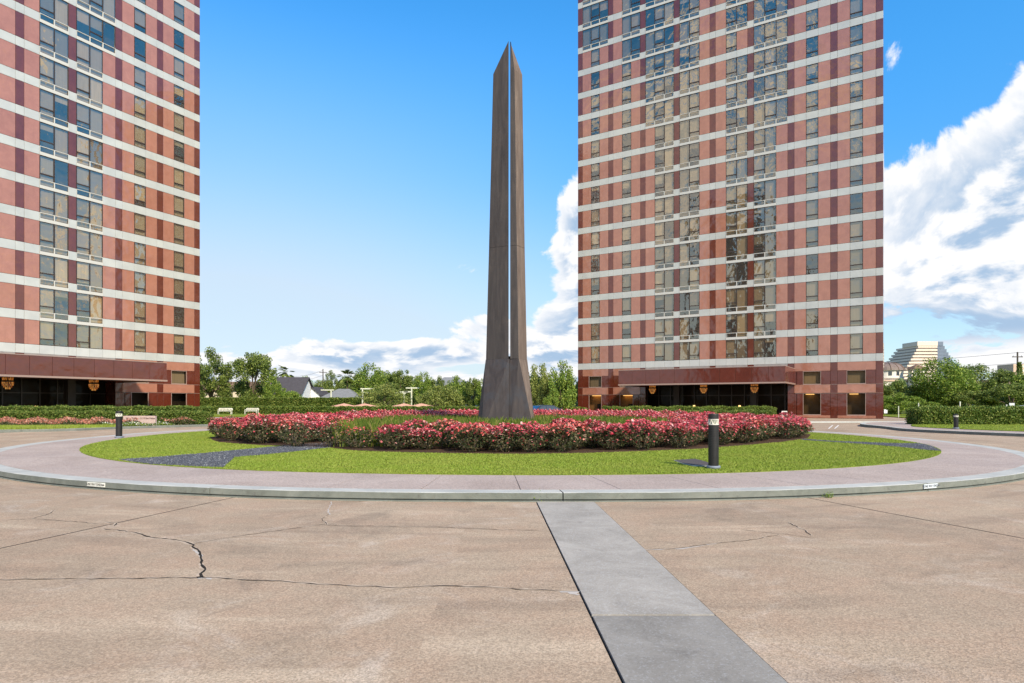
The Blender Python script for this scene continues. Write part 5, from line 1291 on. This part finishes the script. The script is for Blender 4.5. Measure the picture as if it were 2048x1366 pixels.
# unseen high-rise added behind the camera for the tower glass to mirror
hx, hy = -78.0, -34.0
t = thing('mirrored_high_rise', 'tan high-rise added behind the camera, seen only mirrored in the tower windows', 'building', (hx, hy, 0), R(43))
MB().box(-10, 10, -9, 9, -0.1, 64).build('wall', 'wall_tan', t)
MB().box(-10.4, 10.4, -9.4, 9.4, 64, 65.2).build('parapet', 'wall_cream', t)
for k in range(19):
    for j in range(5):
        MB().box(-9.2 + j * 3.8, -6.6 + j * 3.8, 8.9, 9.08, 3.2 + k * 3.2, 5.2 + k * 3.2).build('window', 'window_dark', t)

# ------------------------------------------------------------------ benches, umbrellas, poles, wires, small posts
def bench(px, label, rz):
    d = 90; t = thing('garden_bench', label, 'bench', ((px - 1024) / FPX * d, d, 0.11), rz, 'white benches before the garden hedge')
    s = MB(); [s.box(-0.88, 0.88, -0.25 + i * 0.125, -0.14 + i * 0.125, 0.40, 0.44) for i in range(4)]; s.build('seat', 'bench_white', t)
    b = MB(); b.box(-0.88, 0.88, 0.24, 0.28, 0.52, 0.58); b.box(-0.88, 0.88, 0.28, 0.32, 0.78, 0.86); [b.box(-0.86 + i * 0.19, -0.76 + i * 0.19, 0.255, 0.285, 0.58, 0.79) for i in range(10)]; b.build('backrest', 'bench_white', t)
    for sx_ in (-0.84, 0.84):
        MB().box(sx_ - 0.04, sx_ + 0.04, -0.26, 0.28, 0.62, 0.67).build('armrest', 'bench_white', t)
        MB().box(sx_ - 0.035, sx_ + 0.035, -0.25, -0.18, -0.02, 0.62).build('leg', 'bench_white', t); MB().box(sx_ - 0.035, sx_ + 0.035, 0.22, 0.29, -0.02, 0.80).build('leg', 'bench_white', t)
bench(450, 'white slatted garden bench nearer the tower corner', 0.12); bench(503, 'white slatted garden bench nearer the rose bed', -0.12)
def umbrella(px, label, w=2.5):
    d = 101; t = thing('umbrella', label, 'umbrella', ((px - 1024) / FPX * d, d, -0.09), 0, 'salmon umbrellas behind the garden hedge')
    MB().tube([(0, 0, -0.1), (0, 0, 1.70)], 0.03, 8).build('pole', 'pole_pale', t)
    n = 8; vs = [(0, 0, 1.72)] + [(w * math.cos(2 * math.pi * (k + .5) / n), w * math.sin(2 * math.pi * (k + .5) / n), 1.16) for k in range(n)] + [(w * math.cos(2 * math.pi * (k + .5) / n), w * math.sin(2 * math.pi * (k + .5) / n), 1.02) for k in range(n)]
    fs = [(0, 1 + k, 1 + (k + 1) % n) for k in range(n)] + [(1 + k, 9 + k, 9 + (k + 1) % n, 1 + (k + 1) % n) for k in range(n)]
    MB().add(vs, fs).build('canopy', 'canvas_salmon', t)
    rb = MB(); [rb.tube([(0, 0, 1.66), (w * .98 * math.cos(2 * math.pi * (k + .5) / n), w * .98 * math.sin(2 * math.pi * (k + .5) / n), 1.12)], 0.015, 4) for k in range(n)]; rb.build('ribs', 'pole_wood', t)
umbrella(688, 'salmon umbrella, outer one of the pair nearer the benches'); umbrella(729, 'salmon umbrella of the pair nearer the benches, under the first willowy tree')
umbrella(808, 'salmon umbrella of the pair nearer the monument, under the gap between willowy trees'); umbrella(843, 'salmon umbrella closest to the monument')
def pale_pole(px, ytop, arms, label, d=112):
    x, H = XZ(px, ytop, d); t = thing('lamp_pole', label, 'pole', (x, d, 0), 0, 'pale poles beyond the umbrellas')
    MB().tube([(0, 0, -0.1), (0, 0, H)], 0.13, 8).build('pole', 'pole_pale', t)
    for (xa, xb, yy_) in arms:
        xa, z = XZ(xa, yy_, d); xb, _ = XZ(xb, yy_, d); MB().box(xa - x, xb - x, -0.12, 0.12, z - 0.1, z + 0.1).build('arm', 'pole_pale', t)
pale_pole(725, 777, ((721, 748, 777.5), (723, 738, 785)), 'pale pole with two arms left of the first willowy tree')
pale_pole(823, 774, ((812, 854, 776), (807, 823, 783.5), (790, 812, 786)), 'pale pole with long cross arms between the willowy trees')
pale_pole(808, 783, ((800, 816, 784),), 'short pale pole beside the pole with long cross arms')
pale_pole(907, 781, ((868, 917, 781.5),), 'pale pole with one arm left of the monument')
pale_pole(662, 781, ((642, 668, 780),), 'thin pale lamp pole by the grey sloping roof', 120)
def util_pole(px, ytop, d, label, arms=True):
    x, H = XZ(px, ytop, d); t = thing('utility_pole', label, 'utility pole', (x, d, 0), 0, 'wooden utility poles')
    MB().tube([(0, 0, -0.2), (0, 0, H)], [0.17, 0.12], 8).build('pole', 'pole_wood', t)
    if arms:
        MB().box(-0.9, 0.9, -0.06, 0.06, H - 0.9, H - 0.75).build('crossarm', 'pole_wood', t); MB().lathe([(0.2, 0), (0.24, 0.1), (0.24, 0.7), (0.1, 0.8)], 10, (0.35, 0, H - 2.6)).build('transformer', 'far_grey', t)
        for q in (-0.7, 0.7): MB().lathe([(0.05, 0), (0.07, 0.1), (0.03, 0.2)], 8, (q, 0, H - 0.75)).build('insulator', 'far_grey', t)
    return x, H
xp, hp = util_pole(646, 738, 160, 'dark utility pole beyond the grey roofed houses')
xq, hq = util_pole(2035, 704, 110, 'dark utility pole overgrown with vines at the street on the right')
g = np.random.default_rng(33); n = 1600; zz = g.uniform(0.5, 8.6, n); aa = g.uniform(0, 6.28, n); rrr = (0.75 - 0.05 * zz) * np.sqrt(g.uniform(0.2, 1, n))
V, F = leaves(np.stack([xq + rrr * np.cos(aa), 109.6 + rrr * np.sin(aa), zz], 1), 0.16, g, 0.1, 0.6); tag(link('climbing_vine', npmesh('climbing_vine', V, F, 'oak_leaf')), 'leafy vine climbing the right utility pole', 'vine')
def wire(a, b, sag, label):
    a, b = Vector(a), Vector(b); pts = [a + (b - a) * (i / 14) - Vector((0, 0, sag * 4 * (i / 14) * (1 - i / 14))) for i in range(15)]
    o = MB().tube(pts, 0.028, 4).build('overhead_wire', 'wire'); tag(o, label, 'wire', 'overhead wires')
for i, (dz, dy_) in enumerate(((-0.1, 0), (-1.9, .2), (-3.6, .3), (-4.9, .4))):
    wire((xq, 110, hq + dz), (50.0, 190, hq + dz * 0.9 + 1.0), 0.9, 'overhead wire running from the vine-covered pole past the stepped building')
    wire((xq, 110, hq + dz), (xq + 40, 80, hq + dz + 0.5), 0.9, 'overhead wire leaving the vine-covered pole away from the tower')
for i, dz in enumerate((-0.3, -1.5, -2.7)):
    wire((xp, 160, hp + dz), (-62, 175, hp + dz - 0.6), 0.8, 'overhead wire running from the dark pole towards the live oaks')
def post(px, y0, y1, d, label, panel=None, m='pole_pale'):
    x, zt_ = XZ(px, y0, d); t = thing('sign_post', label, 'post', (x, d, 0))
    MB().tube([(0, 0, -0.05), (0, 0, zt_)], 0.06, 6).build('post', m, t)
    if panel: MB().box(-panel[0] / 2, panel[0] / 2, -0.05, -0.02, zt_ - panel[1], zt_).build('panel', 'far_grey', t)
post(1797, 812, 832, 74, 'thin pale post on the far grass near the low drooping tree')
post(1837, 806, 828, 66, 'white-topped pale post left of the tall hedge')
post(1920, 803, 820, 60, 'slim pale lamp post rising behind the tall hedge')
post(2023, 806, 820, 52, 'post with a pale grey square sign seen above the tall hedge', (0.42, 0.5))
post(2013, 809, 820, 56, 'short thin post beside the grey square sign')

# ------------------------------------------------------------------ cars
def car(x, y, rz, paint, label, z=0.0):
    t = thing('parked_car', label, 'car', (x, y, z), rz)
    prof = [(-2.25, 0.35), (-2.28, 0.62), (-2.15, 0.80), (-1.25, 0.93), (-0.55, 1.38), (0.2, 1.46), (1.05, 1.42), (1.75, 1.02), (2.20, 0.95), (2.28, 0.60), (2.25, 0.32)]
    mb = MB(); n = len(prof)
    lay = [(-0.88, 0.0), (-0.80, 0.0), (0.80, 0.0), (0.88, 0.0)]
    def row(yv, inset): return [(px_ * (0.985 if inset else 1), yv * (0.80 if pz > 1.1 else (0.97 if pz > 0.85 else 1.0)), pz - (0.03 if inset else 0)) for px_, pz in prof]
    rows = [row(-0.90, 1), row(-0.82, 0), row(0.82, 0), row(0.90, 1)]; vs = [p for r in rows for p in r]
    for i in range(3):
        for k_ in range(n): mb.add(vs, [(i * n + k_, i * n + (k_ + 1) % n, (i + 1) * n + (k_ + 1) % n, (i + 1) * n + k_)])
    mb.add(vs, [list(range(n)), [3 * n + k_ for k_ in range(n)][::-1]])
    mb.build('body', paint, t)
    for s in (-1, 1):
        yv = s * 0.90
        MB().add([(-0.98, yv * 0.975, 0.96), (-0.02, yv * 0.975, 0.97), (-0.02, yv * 0.835, 1.36), (-0.50, yv * 0.835, 1.32)], [(0, 1, 2, 3)]).build('side_window', 'window_dark', t)
        MB().add([(0.06, yv * 0.975, 0.97), (1.50, yv * 0.975, 0.99), (1.0, yv * 0.835, 1.34), (0.06, yv * 0.835, 1.38)], [(0, 1, 2, 3)]).build('side_window', 'window_dark', t)
        for wx in (-1.4, 1.38):
            w_ = MB(); w_.tube([(wx, yv - s * 0.2, 0.32), (wx, yv + s * 0.015, 0.32)], 0.32, 18); wh = w_.build('wheel', 'tyre', t)
            MB().tube([(wx, yv - s * 0.02, 0.32), (wx, yv + s * 0.025, 0.32)], 0.20, 14).build('rim', 'chrome', wh)
        MB().box(-2.27, -2.10, s * 0.68 - 0.16, s * 0.68 + 0.16, 0.62, 0.76).build('headlight', 'lamp_clear', t)
        MB().box(2.14, 2.29, s * 0.70 - 0.14, s * 0.70 + 0.14, 0.70, 0.86).build('tail_light', 'lamp_red', t)
        MB().box(-0.75, -0.60, s * 0.93 - 0.06, s * 0.93 + 0.06, 0.94, 1.06).build('mirror', paint, t)
    MB().add([(-1.20, -0.70, 0.97), (-1.20, 0.70, 0.97), (-0.58, 0.62, 1.375), (-0.58, -0.62, 1.375)], [(0, 1, 2, 3)]).build('windscreen', 'clear_glass', t)
    MB().add([(-1.16, -0.66, 0.96), (-1.16, 0.66, 0.96), (-0.56, 0.60, 1.365), (-0.56, -0.60, 1.365)], [(0, 1, 2, 3)]).build('cabin_shade', 'window_dark', t)
    return t
car(2.9, 64.0, 0.55, 'car_dark', 'dark car parked behind the roses beside the monument')
car(47.0, 86.0, math.pi, 'car_white', 'white car peeking out from behind the tower corner')
car(48.6, 61.0, 0.1, 'car_silver', 'silver car whose roof shows above the tall hedge')
struct(MB().prism([(-2, 60), (14, 60), (14, 92), (-2, 92)], -0.02, 0.0).build('parking_court', 'drive_concrete'))

# ------------------------------------------------------------------ render settings
S.render.engine = 'CYCLES'
S.cycles.max_bounces = 4; S.cycles.diffuse_bounces = 2; S.cycles.glossy_bounces = 2; S.cycles.transmission_bounces = 2; S.cycles.transparent_max_bounces = 6
W.cycles.sampling_method = 'MANUAL'; W.cycles.sample_map_resolution = 512
